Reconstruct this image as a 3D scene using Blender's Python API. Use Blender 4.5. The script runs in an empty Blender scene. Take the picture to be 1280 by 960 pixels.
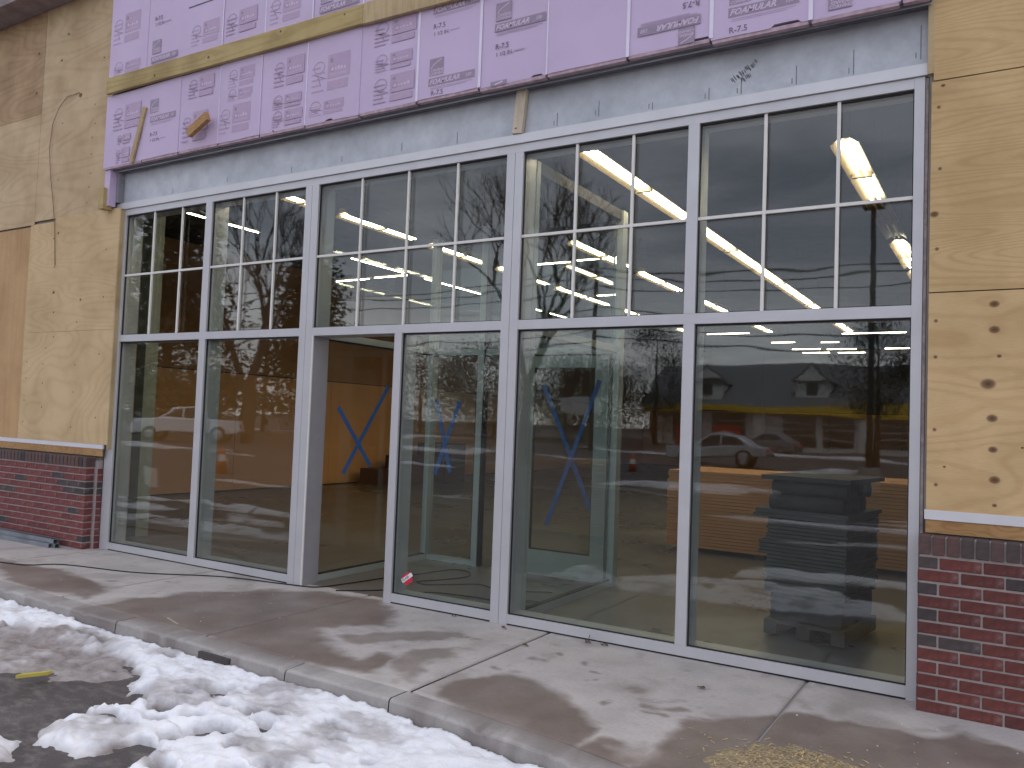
import bpy, math, random
import numpy as np
from mathutils import Vector, Matrix
R = math.radians
S = bpy.context.scene
COL = S.collection

# ------------------------------------------------------------------ camera
cam_d = bpy.data.cameras.new('camera'); cam = bpy.data.objects.new('camera', cam_d); COL.objects.link(cam)
cam_d.sensor_width = 36.0; cam_d.lens = 1023.975/1280*36.0
cam_d.clip_start = 0.05; cam_d.clip_end = 2000
def cam_axes(a, b, c):
    f = Vector((math.sin(a)*math.cos(b), math.cos(a)*math.cos(b), math.sin(b)))
    r0 = Vector((math.cos(a), -math.sin(a), 0)); u0 = r0.cross(f)
    return math.cos(c)*r0+math.sin(c)*u0, -math.sin(c)*r0+math.cos(c)*u0, f
cr, cu, cf = cam_axes(R(-31.20715), R(2.62728), R(2.12770))
M = Matrix((cr, cu, -cf)).transposed().to_4x4(); M.translation = (3.13102, -5.09609, 1.45792)
cam.matrix_world = M
S.camera = cam

# ------------------------------------------------------------------ render settings, sky, sun
S.render.engine = 'CYCLES'
S.cycles.use_denoising = True
S.cycles.max_bounces = 10; S.cycles.transparent_max_bounces = 24; S.cycles.diffuse_bounces = 4
S.cycles.sample_clamp_indirect = 6
S.cycles.caustics_reflective = False; S.cycles.caustics_refractive = False
S.view_settings.view_transform = 'Standard'; S.view_settings.look = 'None'
S.view_settings.exposure = 1.02; S.view_settings.gamma = 1.0
SUN_EL, SUN_AZ = R(66), R(25)      # azimuth clockwise from +y
w = bpy.data.worlds.new('World'); S.world = w; w.use_nodes = True
nt = w.node_tree; nt.nodes.clear()
def N(t, kind, **kw):
    n = t.nodes.new(kind)
    for k, v in kw.items():
        if k.startswith('i_'):
            key = k[2:]; key = int(key) if key.isdigit() else key.replace('_', ' ')
            n.inputs[key].default_value = v
        else: setattr(n, k, v)
    return n
sky = N(nt, 'ShaderNodeTexSky', sky_type='NISHITA', sun_disc=False, sun_elevation=SUN_EL, sun_rotation=SUN_AZ, air_density=1.0, dust_density=2.0, ozone_density=1.0)
geo = N(nt, 'ShaderNodeTexCoord')
sep = N(nt, 'ShaderNodeSeparateXYZ'); nt.links.new(geo.outputs['Generated'], sep.inputs[0])
mp = N(nt, 'ShaderNodeMapping'); mp.inputs['Scale'].default_value = (1.6, 1.6, 6.5); nt.links.new(geo.outputs['Generated'], mp.inputs[0])
ns = N(nt, 'ShaderNodeTexNoise', i_Scale=1.7, i_Detail=7.0, i_Roughness=0.55, i_Distortion=0.5); nt.links.new(mp.outputs[0], ns.inputs['Vector'])
cl = N(nt, 'ShaderNodeValToRGB'); nt.links.new(ns.outputs[0], cl.inputs[0])
cl.color_ramp.elements[0].position = .34; cl.color_ramp.elements[0].color = (3.3, 3.35, 3.7, 1)
cl.color_ramp.elements[1].position = .66; cl.color_ramp.elements[1].color = (7.4, 7.3, 7.3, 1)
el = N(nt, 'ShaderNodeValToRGB'); nt.links.new(sep.outputs[2], el.inputs[0])       # overcast is brighter and clearer low down
el.color_ramp.elements[0].position = 0.02; el.color_ramp.elements[0].color = (1.6, 1.58, 1.52, 1)
el.color_ramp.elements[1].position = 0.55; el.color_ramp.elements[1].color = (.74, .76, .84, 1)
e2 = el.color_ramp.elements.new(.14); e2.color = (1.02, 1.03, 1.05, 1); e3 = el.color_ramp.elements.new(.32); e3.color = (.64, .66, .72, 1)
mul = N(nt, 'ShaderNodeMix', data_type='RGBA', blend_type='MULTIPLY'); mul.inputs[0].default_value = 1
nt.links.new(cl.outputs[0], mul.inputs[6]); nt.links.new(el.outputs[0], mul.inputs[7])
mx = N(nt, 'ShaderNodeMix', data_type='RGBA'); mx.inputs[0].default_value = .86
nt.links.new(sky.outputs[0], mx.inputs[6]); nt.links.new(mul.outputs[2], mx.inputs[7])
bg = N(nt, 'ShaderNodeBackground', i_Strength=0.135); nt.links.new(mx.outputs[2], bg.inputs[0])
wo = N(nt, 'ShaderNodeOutputWorld'); nt.links.new(bg.outputs[0], wo.inputs[0])

sd = bpy.data.lights.new('sun', 'SUN'); sd.energy = 0.75; sd.angle = R(35); sd.color = (1, .95, .9)
sun = bpy.data.objects.new('sun', sd); COL.objects.link(sun)
sdir = Vector((math.sin(SUN_AZ)*math.cos(SUN_EL), math.cos(SUN_AZ)*math.cos(SUN_EL), math.sin(SUN_EL)))
sun.rotation_euler = (-sdir).to_track_quat('-Z', 'Y').to_euler()

# ------------------------------------------------------------------ helpers
def label(o, lab=None, cat=None, group=None, kind=None):
    if lab: o['label'] = lab
    if cat: o['category'] = cat
    if group: o['group'] = group
    if kind: o['kind'] = kind
    return o
def empty(name, loc, lab=None, cat=None, group=None, rz=0):
    o = bpy.data.objects.new(name, None); COL.objects.link(o); o.location = loc; o.rotation_euler = (0, 0, rz)
    o.empty_display_size = .2
    return label(o, lab, cat, group)
class MB:
    def __init__(s): s.v = []; s.f = []
    def add(s, vs, fs):
        n = len(s.v); s.v += [tuple(v) for v in vs]; s.f += [tuple(i+n for i in f) for f in fs]; return s
    def box(s, x0, x1, y0, y1, z0, z1):
        return s.add([(x0,y0,z0),(x1,y0,z0),(x1,y1,z0),(x0,y1,z0),(x0,y0,z1),(x1,y0,z1),(x1,y1,z1),(x0,y1,z1)],
                     [(0,3,2,1),(4,5,6,7),(0,1,5,4),(1,2,6,5),(2,3,7,6),(3,0,4,7)])
    def obox(s, c, a, b, d):      # centre and three half-axis vectors
        c, a, b, d = map(Vector, (c, a, b, d))
        vs = [c+i*a+j*b+k*d for k in (-1, 1) for i, j in ((-1,-1),(1,-1),(1,1),(-1,1))]
        return s.add(vs, [(0,3,2,1),(4,5,6,7),(0,1,5,4),(1,2,6,5),(2,3,7,6),(3,0,4,7)])
    def beam(s, p, q, wd, th, up=(0, 0, 1)):
        p, q = Vector(p), Vector(q); d = (q-p); u = Vector(up); sdv = d.cross(u).normalized(); u = sdv.cross(d).normalized()
        return s.obox((p+q)/2, d/2, sdv*wd/2, u*th/2)
    def tube(s, pts, rad, n=6, cap=True):
        pts = [Vector(p) for p in pts]; k = len(pts)
        rad = rad if hasattr(rad, '__len__') else [rad]*k
        vs = []; base = len(s.v)
        for i, p in enumerate(pts):
            d = (pts[min(i+1, k-1)]-pts[max(i-1, 0)]).normalized()
            up = Vector((0, 0, 1)) if abs(d.z) < .9 else Vector((1, 0, 0))
            a = d.cross(up).normalized(); b = d.cross(a)
            for j in range(n):
                t = 2*math.pi*j/n; vs.append(p+(a*math.cos(t)+b*math.sin(t))*rad[i])
        fs = [(i*n+j, i*n+(j+1) % n, (i+1)*n+(j+1) % n, (i+1)*n+j) for i in range(k-1) for j in range(n)]
        if cap: fs += [tuple(range(n))[::-1], tuple((k-1)*n+j for j in range(n))]
        return s.add(vs, fs)
    def prism(s, poly, axis, a, b):   # polygon in the other two axes, extruded along axis from a to b
        n = len(poly)
        def pt(p, t):
            return {'x': (t, p[0], p[1]), 'y': (p[0], t, p[1]), 'z': (p[0], p[1], t)}[axis]
        vs = [pt(p, a) for p in poly]+[pt(p, b) for p in poly]
        fs = [tuple(range(n)), tuple(range(2*n-1, n-1, -1))]+[((i+1) % n, i, n+i, n+(i+1) % n) for i in range(n)]
        return s.add(vs, fs)
    def mesh(s, name, mats=None, smooth=False):
        me = bpy.data.meshes.new(name); me.from_pydata(s.v, [], s.f); me.validate()
        if mats: me.materials.append(mats)
        if smooth: me.polygons.foreach_set('use_smooth', [True]*len(me.polygons))
        me.update(); return me
    def build(s, name, m, parent=None, local=False, smooth=False, bevel=0, **tags):
        o = bpy.data.objects.new(name, s.mesh(name, m, smooth)); COL.objects.link(o)
        if bevel:
            b = o.modifiers.new('bevel', 'BEVEL'); b.width = bevel; b.segments = 2; b.limit_method = 'ANGLE'
        if parent is not None: attach(o, parent, local)
        return label(o, **tags)
def attach(o, parent, local=False):
    o.parent = parent
    if not local and parent.type == 'EMPTY':
        o.matrix_parent_inverse = Matrix.Translation(parent.location).inverted()
def fixnormals(o):
    import bmesh
    b = bmesh.new(); b.from_mesh(o.data); bmesh.ops.recalc_face_normals(b, faces=b.faces); b.to_mesh(o.data); b.free()

# numpy value noise
_rng = np.random.RandomState(7); _G = _rng.rand(256, 256)
def vnoise(x, y, seed=0):
    x = np.asarray(x, float)+seed*17.31; y = np.asarray(y, float)+seed*9.73
    xi = np.floor(x).astype(int); yi = np.floor(y).astype(int); fx = x-xi; fy = y-yi
    fx = fx*fx*(3-2*fx); fy = fy*fy*(3-2*fy)
    g = lambda a, b: _G[a % 256, b % 256]
    return (g(xi, yi)*(1-fx)+g(xi+1, yi)*fx)*(1-fy)+(g(xi, yi+1)*(1-fx)+g(xi+1, yi+1)*fx)*fy
def fbm(x, y, oct=4, seed=0):
    s = 0; a = .5; t = 0
    for k in range(oct): s = s+a*vnoise(x*2**k, y*2**k, seed+k); t += a; a *= .5
    return s/t
def polydist(px, py, poly):       # signed distance, positive inside
    d = np.full(px.shape, 1e9); inside = np.zeros(px.shape, bool); n = len(poly)
    for i in range(n):
        ax, ay = poly[i]; bx, by = poly[(i+1) % n]; ex, ey = bx-ax, by-ay
        t = np.clip(((px-ax)*ex+(py-ay)*ey)/(ex*ex+ey*ey+1e-12), 0, 1)
        d = np.minimum(d, np.hypot(px-ax-t*ex, py-ay-t*ey))
        c = ((ay > py) != (by > py)) & (px < (bx-ax)*(py-ay)/((by-ay) if by != ay else 1e-12)+ax)
        inside ^= c
    return np.where(inside, d, -d)
def grid_object(name, X, Y, Z, mat, mask=None, attr=None, smooth=True):
    ny, nx = X.shape
    co = np.stack([X, Y, Z], -1).reshape(-1, 3)
    i = np.arange(ny-1)[:, None]*nx+np.arange(nx-1)[None, :]
    q = np.stack([i, i+1, i+nx+1, i+nx], -1).reshape(-1, 4)
    if mask is not None:
        mk = mask.reshape(-1); q = q[mk[q].any(1)]
    used = np.unique(q); remap = np.full(len(co), -1); remap[used] = np.arange(len(used)); q = remap[q]; co = co[used]
    me = bpy.data.meshes.new(name); me.vertices.add(len(co)); me.vertices.foreach_set('co', co.ravel())
    me.loops.add(q.size); me.loops.foreach_set('vertex_index', q.ravel().astype(np.int32))
    me.polygons.add(len(q)); me.polygons.foreach_set('loop_start', np.arange(0, q.size, 4, dtype=np.int32))
    me.polygons.foreach_set('use_smooth', np.full(len(q), smooth))
    if attr:
        for an, arr in attr.items():
            A = me.attributes.new(an, 'FLOAT', 'POINT'); A.data.foreach_set('value', arr.reshape(-1)[used].astype(np.float32))
    me.update(); me.validate(); me.materials.append(mat)
    o = bpy.data.objects.new(name, me); COL.objects.link(o); return o

# ------------------------------------------------------------------ materials
class Mat:
    def __init__(s, name):
        s.m = bpy.data.materials.new(name); s.m.use_nodes = True; s.t = s.m.node_tree; s.t.nodes.clear()
        s.out = N(s.t, 'ShaderNodeOutputMaterial'); s.b = N(s.t, 'ShaderNodeBsdfPrincipled'); s.L(s.b, 0, s.out, 0)
        s.co = N(s.t, 'ShaderNodeTexCoord')
    def L(s, a, i, b, j): s.t.links.new(a.outputs[i], b.inputs[j])
    def n(s, kind, **k): return N(s.t, kind, **k)
    def noise(s, scale, detail=4, rough=.5, stretch=None, dist=0, coord='Object'):
        n = s.n('ShaderNodeTexNoise', i_Scale=scale, i_Detail=float(detail), i_Roughness=rough, i_Distortion=float(dist))
        if stretch:
            m = s.n('ShaderNodeMapping'); m.inputs['Scale'].default_value = stretch; s.L(s.co, coord, m, 0); s.L(m, 0, n, 0)
        else: s.L(s.co, coord, n, 0)
        return n
    def ramp(s, src, stops, out=0):
        r = s.n('ShaderNodeValToRGB'); e = r.color_ramp.elements
        while len(e) < len(stops): e.new(.5)
        for k, (p, c) in enumerate(stops):
            e[k].position = p; e[k].color = (c, c, c, 1) if not hasattr(c, '__len__') else (*c, 1)
        s.L(src, out, r, 0); return r
    def mix(s, fac, a, b, blend='MIX'):
        m = s.n('ShaderNodeMix', data_type='RGBA', blend_type=blend)
        for idx, v in ((0, fac), (6, a), (7, b)):
            if isinstance(v, (int, float)): m.inputs[idx].default_value = v
            elif isinstance(v, tuple) and isinstance(v[0], (int, float)): m.inputs[idx].default_value = (*v, 1)
            elif isinstance(v, tuple): s.t.links.new(v[0].outputs[v[1]], m.inputs[idx])
            else: s.t.links.new(v.outputs[0], m.inputs[idx])
        return (m, 2)
    def math(s, op, a, b=None, clamp=False):
        m = s.n('ShaderNodeMath', operation=op, use_clamp=clamp)
        for idx, v in ((0, a), (1, b)):
            if v is None: continue
            if isinstance(v, (int, float)): m.inputs[idx].default_value = v
            elif isinstance(v, tuple): s.t.links.new(v[0].outputs[v[1]], m.inputs[idx])
            else: s.t.links.new(v.outputs[0], m.inputs[idx])
        return m
    def base(s, v):
        if isinstance(v, tuple) and not isinstance(v[0], (int, float)): s.t.links.new(v[0].outputs[v[1]], s.b.inputs['Base Color'])
        elif isinstance(v, tuple): s.b.inputs['Base Color'].default_value = (*v, 1)
        else: s.t.links.new(v.outputs[0], s.b.inputs['Base Color'])
    def bump(s, src, strength=.3, dist=.01, out=0):
        b = s.n('ShaderNodeBump', i_Strength=strength, i_Distance=dist); s.L(src, out, b, 'Height'); s.L(b, 0, s.b, 'Normal'); return b
    def set(s, **k):
        for a, v in k.items():
            key = a.replace('_', ' '); inp = s.b.inputs[key]
            if isinstance(v, (int, float)): inp.default_value = v
            else: s.t.links.new(v.outputs[0], inp)
        return s
def simple(name, c, rough=.6, var=.12, scale=8, metal=0, bump=.15, bscale=60, bd=.002, stretch=None, spec=.5):
    m = Mat(name); n = m.noise(scale, 5, .6, stretch)
    lo = tuple(x*(1-var) for x in c); hi = tuple(min(1, x*(1+var)) for x in c)
    m.base(m.ramp(n, [(.3, lo), (.7, hi)])); m.set(Roughness=rough, Metallic=metal); m.b.inputs['Specular IOR Level'].default_value = spec
    r = m.noise(scale*3, 4); rr = m.ramp(r, [(.3, max(0, rough-.08)), (.7, min(1, rough+.08))]); m.set(Roughness=rr)
    if bump: m.bump(m.noise(bscale, 3), bump, bd)
    return m.m
def emis(name, c, s):
    m = Mat(name); m.t.nodes.remove(m.b); e = m.n('ShaderNodeEmission', i_Strength=s); e.inputs[0].default_value = (*c, 1); m.L(e, 0, m.out, 0); return m.m
def glass_mat(name, tint, f0=.08, wob=.12):
    m = Mat(name); m.t.nodes.remove(m.b)
    tr = m.n('ShaderNodeBsdfTransparent'); tr.inputs[0].default_value = (*tint, 1)
    gl = m.n('ShaderNodeBsdfGlossy'); gl.inputs['Roughness'].default_value = .018; gl.inputs[0].default_value = (.97, .98, 1, 1)
    b = m.n('ShaderNodeBump', i_Strength=wob, i_Distance=.01); m.L(m.noise(1.6, 1, .4, (1, 1, 3.4)), 0, b, 'Height'); m.L(b, 0, gl, 'Normal')
    lw = m.n('ShaderNodeLayerWeight'); fr = m.math('MULTIPLY_ADD', m.math('POWER', (lw, 1), 4.2), 1-f0); fr.inputs[2].default_value = f0
    mx = m.n('ShaderNodeMixShader'); m.L(fr, 0, mx, 0); m.L(tr, 0, mx, 1); m.L(gl, 0, mx, 2); m.L(mx, 0, m.out, 0); return m.m

ALU = simple('aluminium_frame', (.53, .527, .55), .42, .05, 3, .25, .03, 200, .0005)
ALU2 = simple('aluminium_cap', (.60, .60, .625), .36, .05, 3, .25, .03, 200, .0005)
INALU = simple('inner_aluminium', (.42, .46, .44), .5, .06, 3, .2, .03, 200, .0005)
GASK = simple('black_gasket', (.012, .012, .014), .6, .2)
WHITEP = simple('grille_white', (.72, .70, .66), .45, .05)
HDR = simple('header_bronze', (.060, .053, .05), .85, .1)
GLASS = glass_mat('window_glass', (.84, .885, .87), .058, .06)
GLASS2 = glass_mat('vestibule_glass', (.95, .98, .965), .03, .02)
TAPE = simple('blue_tape', (.035, .14, .42), .7, .15, 20)
DARK = simple('dark_metal', (.03, .03, .033), .5, .2)
BLACKR = simple('black_rubber', (.012, .012, .012), .7, .2)
WHITEF = simple('white_flashing', (.66, .65, .68), .45, .06, 4)
RED = simple('red_sticker', (.62, .02, .06), .5, .06)
WHT = simple('white_print', (.8, .78, .78), .6, .04)
PAPER = simple('paper', (.88, .88, .87), .8, .05)

# plywood: contour grain with knots
def plywood(name, base, dark, seed, knots=(), grain=9.0, sc=1.5, sx=.42, sz=2.1, marks=(), con=1.0, stain=.35):
    m = Mat(name)
    off = m.n('ShaderNodeVectorMath', operation='ADD'); off.inputs[1].default_value = (seed*3.7, seed*1.3, seed*5.1); m.L(m.co, 'Object', off, 0)
    mp = m.n('ShaderNodeMapping'); mp.inputs['Scale'].default_value = (sx, 1, sz); m.L(off, 0, mp, 0)
    n1 = m.n('ShaderNodeTexNoise', i_Scale=sc, i_Detail=1.2, i_Roughness=.35, i_Distortion=.2); m.L(mp, 0, n1, 0)
    ph = m.math('MULTIPLY', n1, grain*15.0)
    core = None
    for (kx, kz, kr) in knots:
        sb = m.n('ShaderNodeVectorMath', operation='SUBTRACT'); sb.inputs[1].default_value = (kx, 0, kz); m.L(m.co, 'Object', sb, 0)
        ml = m.n('ShaderNodeVectorMath', operation='MULTIPLY'); ml.inputs[1].default_value = (.85, 0, 1.1); m.L(sb, 0, ml, 0)
        ln = m.n('ShaderNodeVectorMath', operation='LENGTH'); m.L(ml, 0, ln, 0)
        d = m.math('DIVIDE', (ln, 1), kr*2.6); g = m.math('MULTIPLY', m.math('MULTIPLY', d, d), -1.0); ex = m.math('EXPONENT', g)
        ph = m.math('ADD', ph, m.math('MULTIPLY', ex, 3.2 if kr > .012 else 1.5))
        c = m.math('SUBTRACT', 1.0, m.math('DIVIDE', (ln, 1), kr), clamp=True)
        core = c if core is None else m.math('MAXIMUM', core, c)
    sn = m.math('SINE', ph)
    r = m.ramp(sn, [(.3, 0.0), (.7, .35), (.98, 1.0)]); r.color_ramp.interpolation = 'EASE'
    # sine runs -1..1: shift
    sn2 = m.math('MULTIPLY_ADD', sn, .5); sn2.inputs[2].default_value = .5; m.t.links.new(sn2.outputs[0], r.inputs[0])
    fib = m.noise(6, 4, .7, (3, 3, 70))
    blot = m.noise(2.2, 5, .55)
    c1 = m.mix(m.math('MULTIPLY', r, .62*con), base, dark)
    c2 = m.mix(.35, c1, m.ramp(fib, [(.35, (.62, .62, .62)), (.65, (1.0, 1.0, 1.0))]), 'MULTIPLY')
    st = tuple(1-stain*(1-v) for v in (.55, .47, .38))
    c3 = m.mix(1.0, c2, m.ramp(blot, [(.36, st), (.6, (1., 1., 1.))]), 'MULTIPLY')
    if core is not None: c3 = m.mix(m.ramp(core, [(0, 0), (.35, .75), (1, 1)]), c3, (.09, .035, .012))
    mk = None
    for (kx, kz) in marks:
        sb = m.n('ShaderNodeVectorMath', operation='DISTANCE'); sb.inputs[1].default_value = (kx, 0, kz)
        fl = m.n('ShaderNodeVectorMath', operation='MULTIPLY'); fl.inputs[1].default_value = (1, 0, 1); m.L(m.co, 'Object', fl, 0); m.L(fl, 0, sb, 0)
        c = m.math('SUBTRACT', 1.0, m.math('DIVIDE', (sb, 1), .013), clamp=True); mk = c if mk is None else m.math('MAXIMUM', mk, c)
    if mk is not None: c3 = m.mix(m.ramp(mk, [(0, 0), (.5, .8), (1, 1)]), c3, (.12, .07, .035))
    m.base(c3); m.set(Roughness=.78); m.bump(fib, .25, .0015); return m.m
PB, PD = (.52, .38, .21), (.37, .24, .11)
kR_low = [(3.067, 2.182, .024), (3.069, 2.044, .026), (3.092, 1.902, .012), (3.042, 1.753, .036), (3.062, 1.57, .026), (3.067, 1.404, .022), (3.076, 1.244, .026), (3.077, 1.11, .012), (2.84, 1.3, .008), (3.2, 1.42, .008), (3.62, 1.9, .028), (3.9, 1.4, .02)]
kR_up = [(2.775, 2.696, .022), (2.81, 3.42, .012), (3.5, 2.8, .02)]
PLY_RL = plywood('plywood_knotty', (.68, .475, .245), (.50,.31,.135), 3, kR_low, grain=6, sc=1.3, con=.55, marks=[(2.79, 1.9), (2.79, 1.5), (2.8, 1.2), (2.79, 2.1)])
PLY_RU = plywood('plywood_cathedral', (.65, .455, .225), (.46, .28, .12), 11, kR_up, grain=9, sc=1.25, sx=.40, sz=3.4, con=.55, marks=[(2.79, 2.5), (2.8, 2.95), (2.79, 3.3)])
mL1 = [(-5.315, 4.709), (-5.293, 4.495), (-5.336, 4.35), (-5.331, 4.165), (-5.319, 3.955), (-5.338, 3.808), (-5.359, 3.639), (-5.935, 3.959), (-5.917, 4.595)]
kL1 = [(-5.904, 5.61, .02), (-6.483, 5.503, .022), (-6.485, 5.039, .022), (-5.6, 4.858, .034), (-6.013, 5.331, .02), (-5.2, 5.2, .015)]
PLY_LU = plywood('plywood_weathered', (.61, .455, .275), (.47, .335, .185), 5, kL1, grain=6, sc=1.2, marks=mL1, con=.6, stain=.45)
PLY_LU2 = plywood('plywood_brown', (.48, .325, .18), (.34, .215, .11), 8, kL1[1:3], grain=10, sc=1.0, con=.7, stain=.6)
kL2 = [(-5.944, 3.297, .012), (-5.856, 3.352, .018), (-5.877, 2.692, .024), (-5.357, 2.589, .018), (-5.852, 2.471, .014)]
mL2 = [(-5.892, 2.976), (-5.4, 2.35), (-4.95, 2.6), (-4.95, 3.1)]
PLY_L1 = plywood('plywood_pale', (.66, .48, .265), (.49, .325, .16), 21, kL2, grain=7, sc=1.4, marks=mL2, con=.45)
mL3 = [(-5.975, 2.082), (-5.388, 1.891), (-4.967, 2.002), (-6.328, 1.927), (-6.324, 1.745), (-5.987, 1.69), (-6.335, 1.496), (-5.973, 1.424), (-4.964, 1.338), (-5.395, 1.226), (-6.336, 1.257), (-5.83, 2.2)]
PLY_L2 = plywood('plywood_looped', (.66, .485, .27), (.50, .33, .165), 31, [(-5.4, 1.6, .008), (-6.0, 1.9, .01)], grain=8, sc=1.1, sx=.8, sz=1.5, marks=mL3, con=.45)
PLY_DOOR = plywood('plywood_cover', (.55, .345, .165), (.46, .27, .12), 41, [], grain=3, sc=1.0, sx=6, sz=.25, con=.6)
LUMB = plywood('lumber_yellow', (.50, .385, .17), (.36, .26, .10), 51, [(-4.1, 4.74, .016), (-3.3, 4.76, .018), (-2.35, 4.8, .014), (-1.6, 4.78, .012), (.4, 4.7, .02)], grain=4, sc=.8, sx=.5, sz=6, con=.8, stain=.6)
LUMB2 = plywood('lumber_pale', (.55, .42, .24), (.38, .27, .14), 61, [], grain=4, sc=1.5, sx=5, sz=.5, con=.6)
LUMB3 = plywood('lumber_orange', (.50, .29, .12), (.30, .15, .06), 71, [], grain=4, sc=2, sx=2, sz=6, con=.8)
LUMB4 = plywood('lumber_grey', (.66, .57, .45), (.48, .38, .28), 66, [(.01, 3.62, .01)], grain=3, sc=2, sx=5, sz=.6, con=.5, stain=.3)

def brick_mat(name, c1, c2, var=.0):
    m = Mat(name); oi = m.n('ShaderNodeObjectInfo'); n = m.noise(26, 5, .65)
    rnd = m.ramp(oi, [(0, c1), (1, c2)], out='Random')
    c = m.mix(1.0, rnd, m.ramp(n, [(.3, (.62, .62, .62)), (.7, (1.15, 1.12, 1.1))]), 'MULTIPLY')
    sm = m.noise(9, 6, .7); c = m.mix(m.math('MULTIPLY', m.ramp(sm, [(.56, 0), (.78, 1)]), .30), c, (.42, .36, .35))
    m.base(c); m.set(Roughness=.85); m.bump(m.noise(90, 5, .7), .5, .003); return m.m
BR = brick_mat('brick_red', (.115, .034, .031), (.165, .045, .039))
BRL = brick_mat('brick_maroon', (.15, .040, .040), (.21, .056, .052))
BD = brick_mat('brick_dark', (.050, .042, .044), (.085, .065, .065))
BC = brick_mat('brick_rowlock', (.13, .065, .060), (.10, .075, .072))
MORT = simple('mortar', (.34, .29, .28), .9, .15, 12, 0, .5, 80, .003)
FOAM = simple('pink_foam', (.57, .455, .64), .62, .05, 1.4, 0, .08, 120, .001)
FEDGE = simple('foam_edge', (.76, .70, .84), .6, .05)
FTORN = simple('torn_foam', (.45, .33, .38), .9, .25, 20, 0, .5, 40, .004)
PR1 = simple('print_grey', (.31, .245, .335), .6, .10, 30)
PR2 = simple('print_faint', (.465, .34, .49), .6, .04, 30)
PR3 = simple('print_dark', (.20, .14, .22), .6, .10, 30)
PRW = simple('print_light', (.62, .50, .66), .6, .04)
def steel_mat():
    m = Mat('galvanised_lintel'); n = m.noise(2.6, 7, .65); n2 = m.noise(9, 7, .7); n3 = m.noise(1.2, 6, .6, (.6, 1, 1.6))
    c = m.ramp(n, [(.3, (.47, .495, .54)), (.7, (.62, .64, .69))]); c = m.mix(.5, c, m.ramp(n2, [(.35, (.75, .76, .78)), (.65, (1.08, 1.08, 1.08))]), 'MULTIPLY')
    c = m.mix(.35, c, m.ramp(n3, [(.3, (.7, .72, .75)), (.6, (1, 1, 1))]), 'MULTIPLY')
    m.base(c); m.set(Roughness=.5, Metallic=.15); m.bump(m.noise(30, 4), .1, .002); return m.m
STEEL = steel_mat()
STEELD = simple('steel_dark', (.16, .15, .17), .6, .3, 6, .2)

def ground_mat(name, dry, wet, dirt=(.3, .27, .25)):
    m = Mat(name); a = m.n('ShaderNodeAttribute', attribute_name='wet')
    n = m.noise(3.2, 7, .62); n2 = m.noise(45, 4, .7); n3 = m.noise(.9, 3)
    c = m.ramp(n, [(.3, tuple(v*.82 for v in dry)), (.55, dry), (.75, tuple(min(1, v*1.1) for v in dry))])
    c = m.mix(.45, c, m.ramp(n2, [(.3, (.78, .77, .76)), (.6, (1.05, 1.05, 1.05))]), 'MULTIPLY')
    wn = m.ramp(n, [(.3, tuple(v*.8 for v in wet)), (.7, tuple(v*1.15 for v in wet))])
    wn = m.mix(.4, wn, m.ramp(n2, [(.3, (.75, .75, .75)), (.6, (1.1, 1.1, 1.1))]), 'MULTIPLY')
    c = m.mix((a, 'Fac'), c, wn); m.base(c)
    rr = m.math('MULTIPLY_ADD', (a, 'Fac'), -.38); rr.inputs[2].default_value = .86; m.set(Roughness=rr)
    m.bump(n2, .35, .002); return m.m
CONC = ground_mat('sidewalk_concrete', (.50, .462, .432), (.19, .147, .126))
CURB = ground_mat('curb_concrete', (.40, .38, .36), (.16, .13, .12))

def asphalt():
    m = Mat('wet_asphalt'); n = m.noise(1.1, 6, .6, (1, .55, 1)); n2 = m.noise(110, 3, .7); n3 = m.noise(.12, 5, .6, (.5, 1.6, 1))
    c = m.ramp(n, [(.3, (.04, .036, .036)), (.55, (.066, .057, .055)), (.78, (.13, .115, .11))])
    c = m.mix(.6, c, m.ramp(n2, [(.3, (.6, .6, .6)), (.7, (1.5, 1.5, 1.5))]), 'MULTIPLY')
    c = m.mix(m.math('MULTIPLY', m.ramp(n3, [(.52, 0), (.8, 1)]), .3), c, (.22, .20, .19))
    n4 = m.noise(7, 8, .68, (1, 1.7, 1)); c = m.mix(m.math('MULTIPLY', m.ramp(n4, [(.47, 0), (.66, 1)]), .55), c, (.20, .175, .165))
    m.base(c); m.set(Roughness=m.ramp(n, [(.35, .5), (.65, .85)])); m.b.inputs['Specular IOR Level'].default_value = .35; m.bump(n2, .5, .004); return m.m
ASPH = asphalt()
def snow_mat():
    m = Mat('trodden_snow'); a = m.n('ShaderNodeAttribute', attribute_name='dirt'); n = m.noise(7, 6, .65); n2 = m.noise(60, 4, .7)
    cl_ = m.ramp(n, [(.25, (.70, .71, .76)), (.5, (.86, .87, .90)), (.8, (.92, .92, .94))])
    dr = m.ramp(n, [(.3, (.16, .13, .12)), (.7, (.42, .38, .365))])
    f = m.math('ADD', (a, 'Fac'), m.math('MULTIPLY', m.ramp(n2, [(.5, 0), (.9, 1)]), .12), clamp=True)
    m.base(m.mix(f, cl_, dr)); m.set(Roughness=.55); m.bump(m.noise(38, 6, .75), .8, .012)
    m.b.inputs['Subsurface Weight'].default_value = .15; m.b.inputs['Subsurface Radius'].default_value = (.02, .025, .03); m.b.inputs['Subsurface Scale'].default_value = .5
    return m.m
SNOW = snow_mat()

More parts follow.
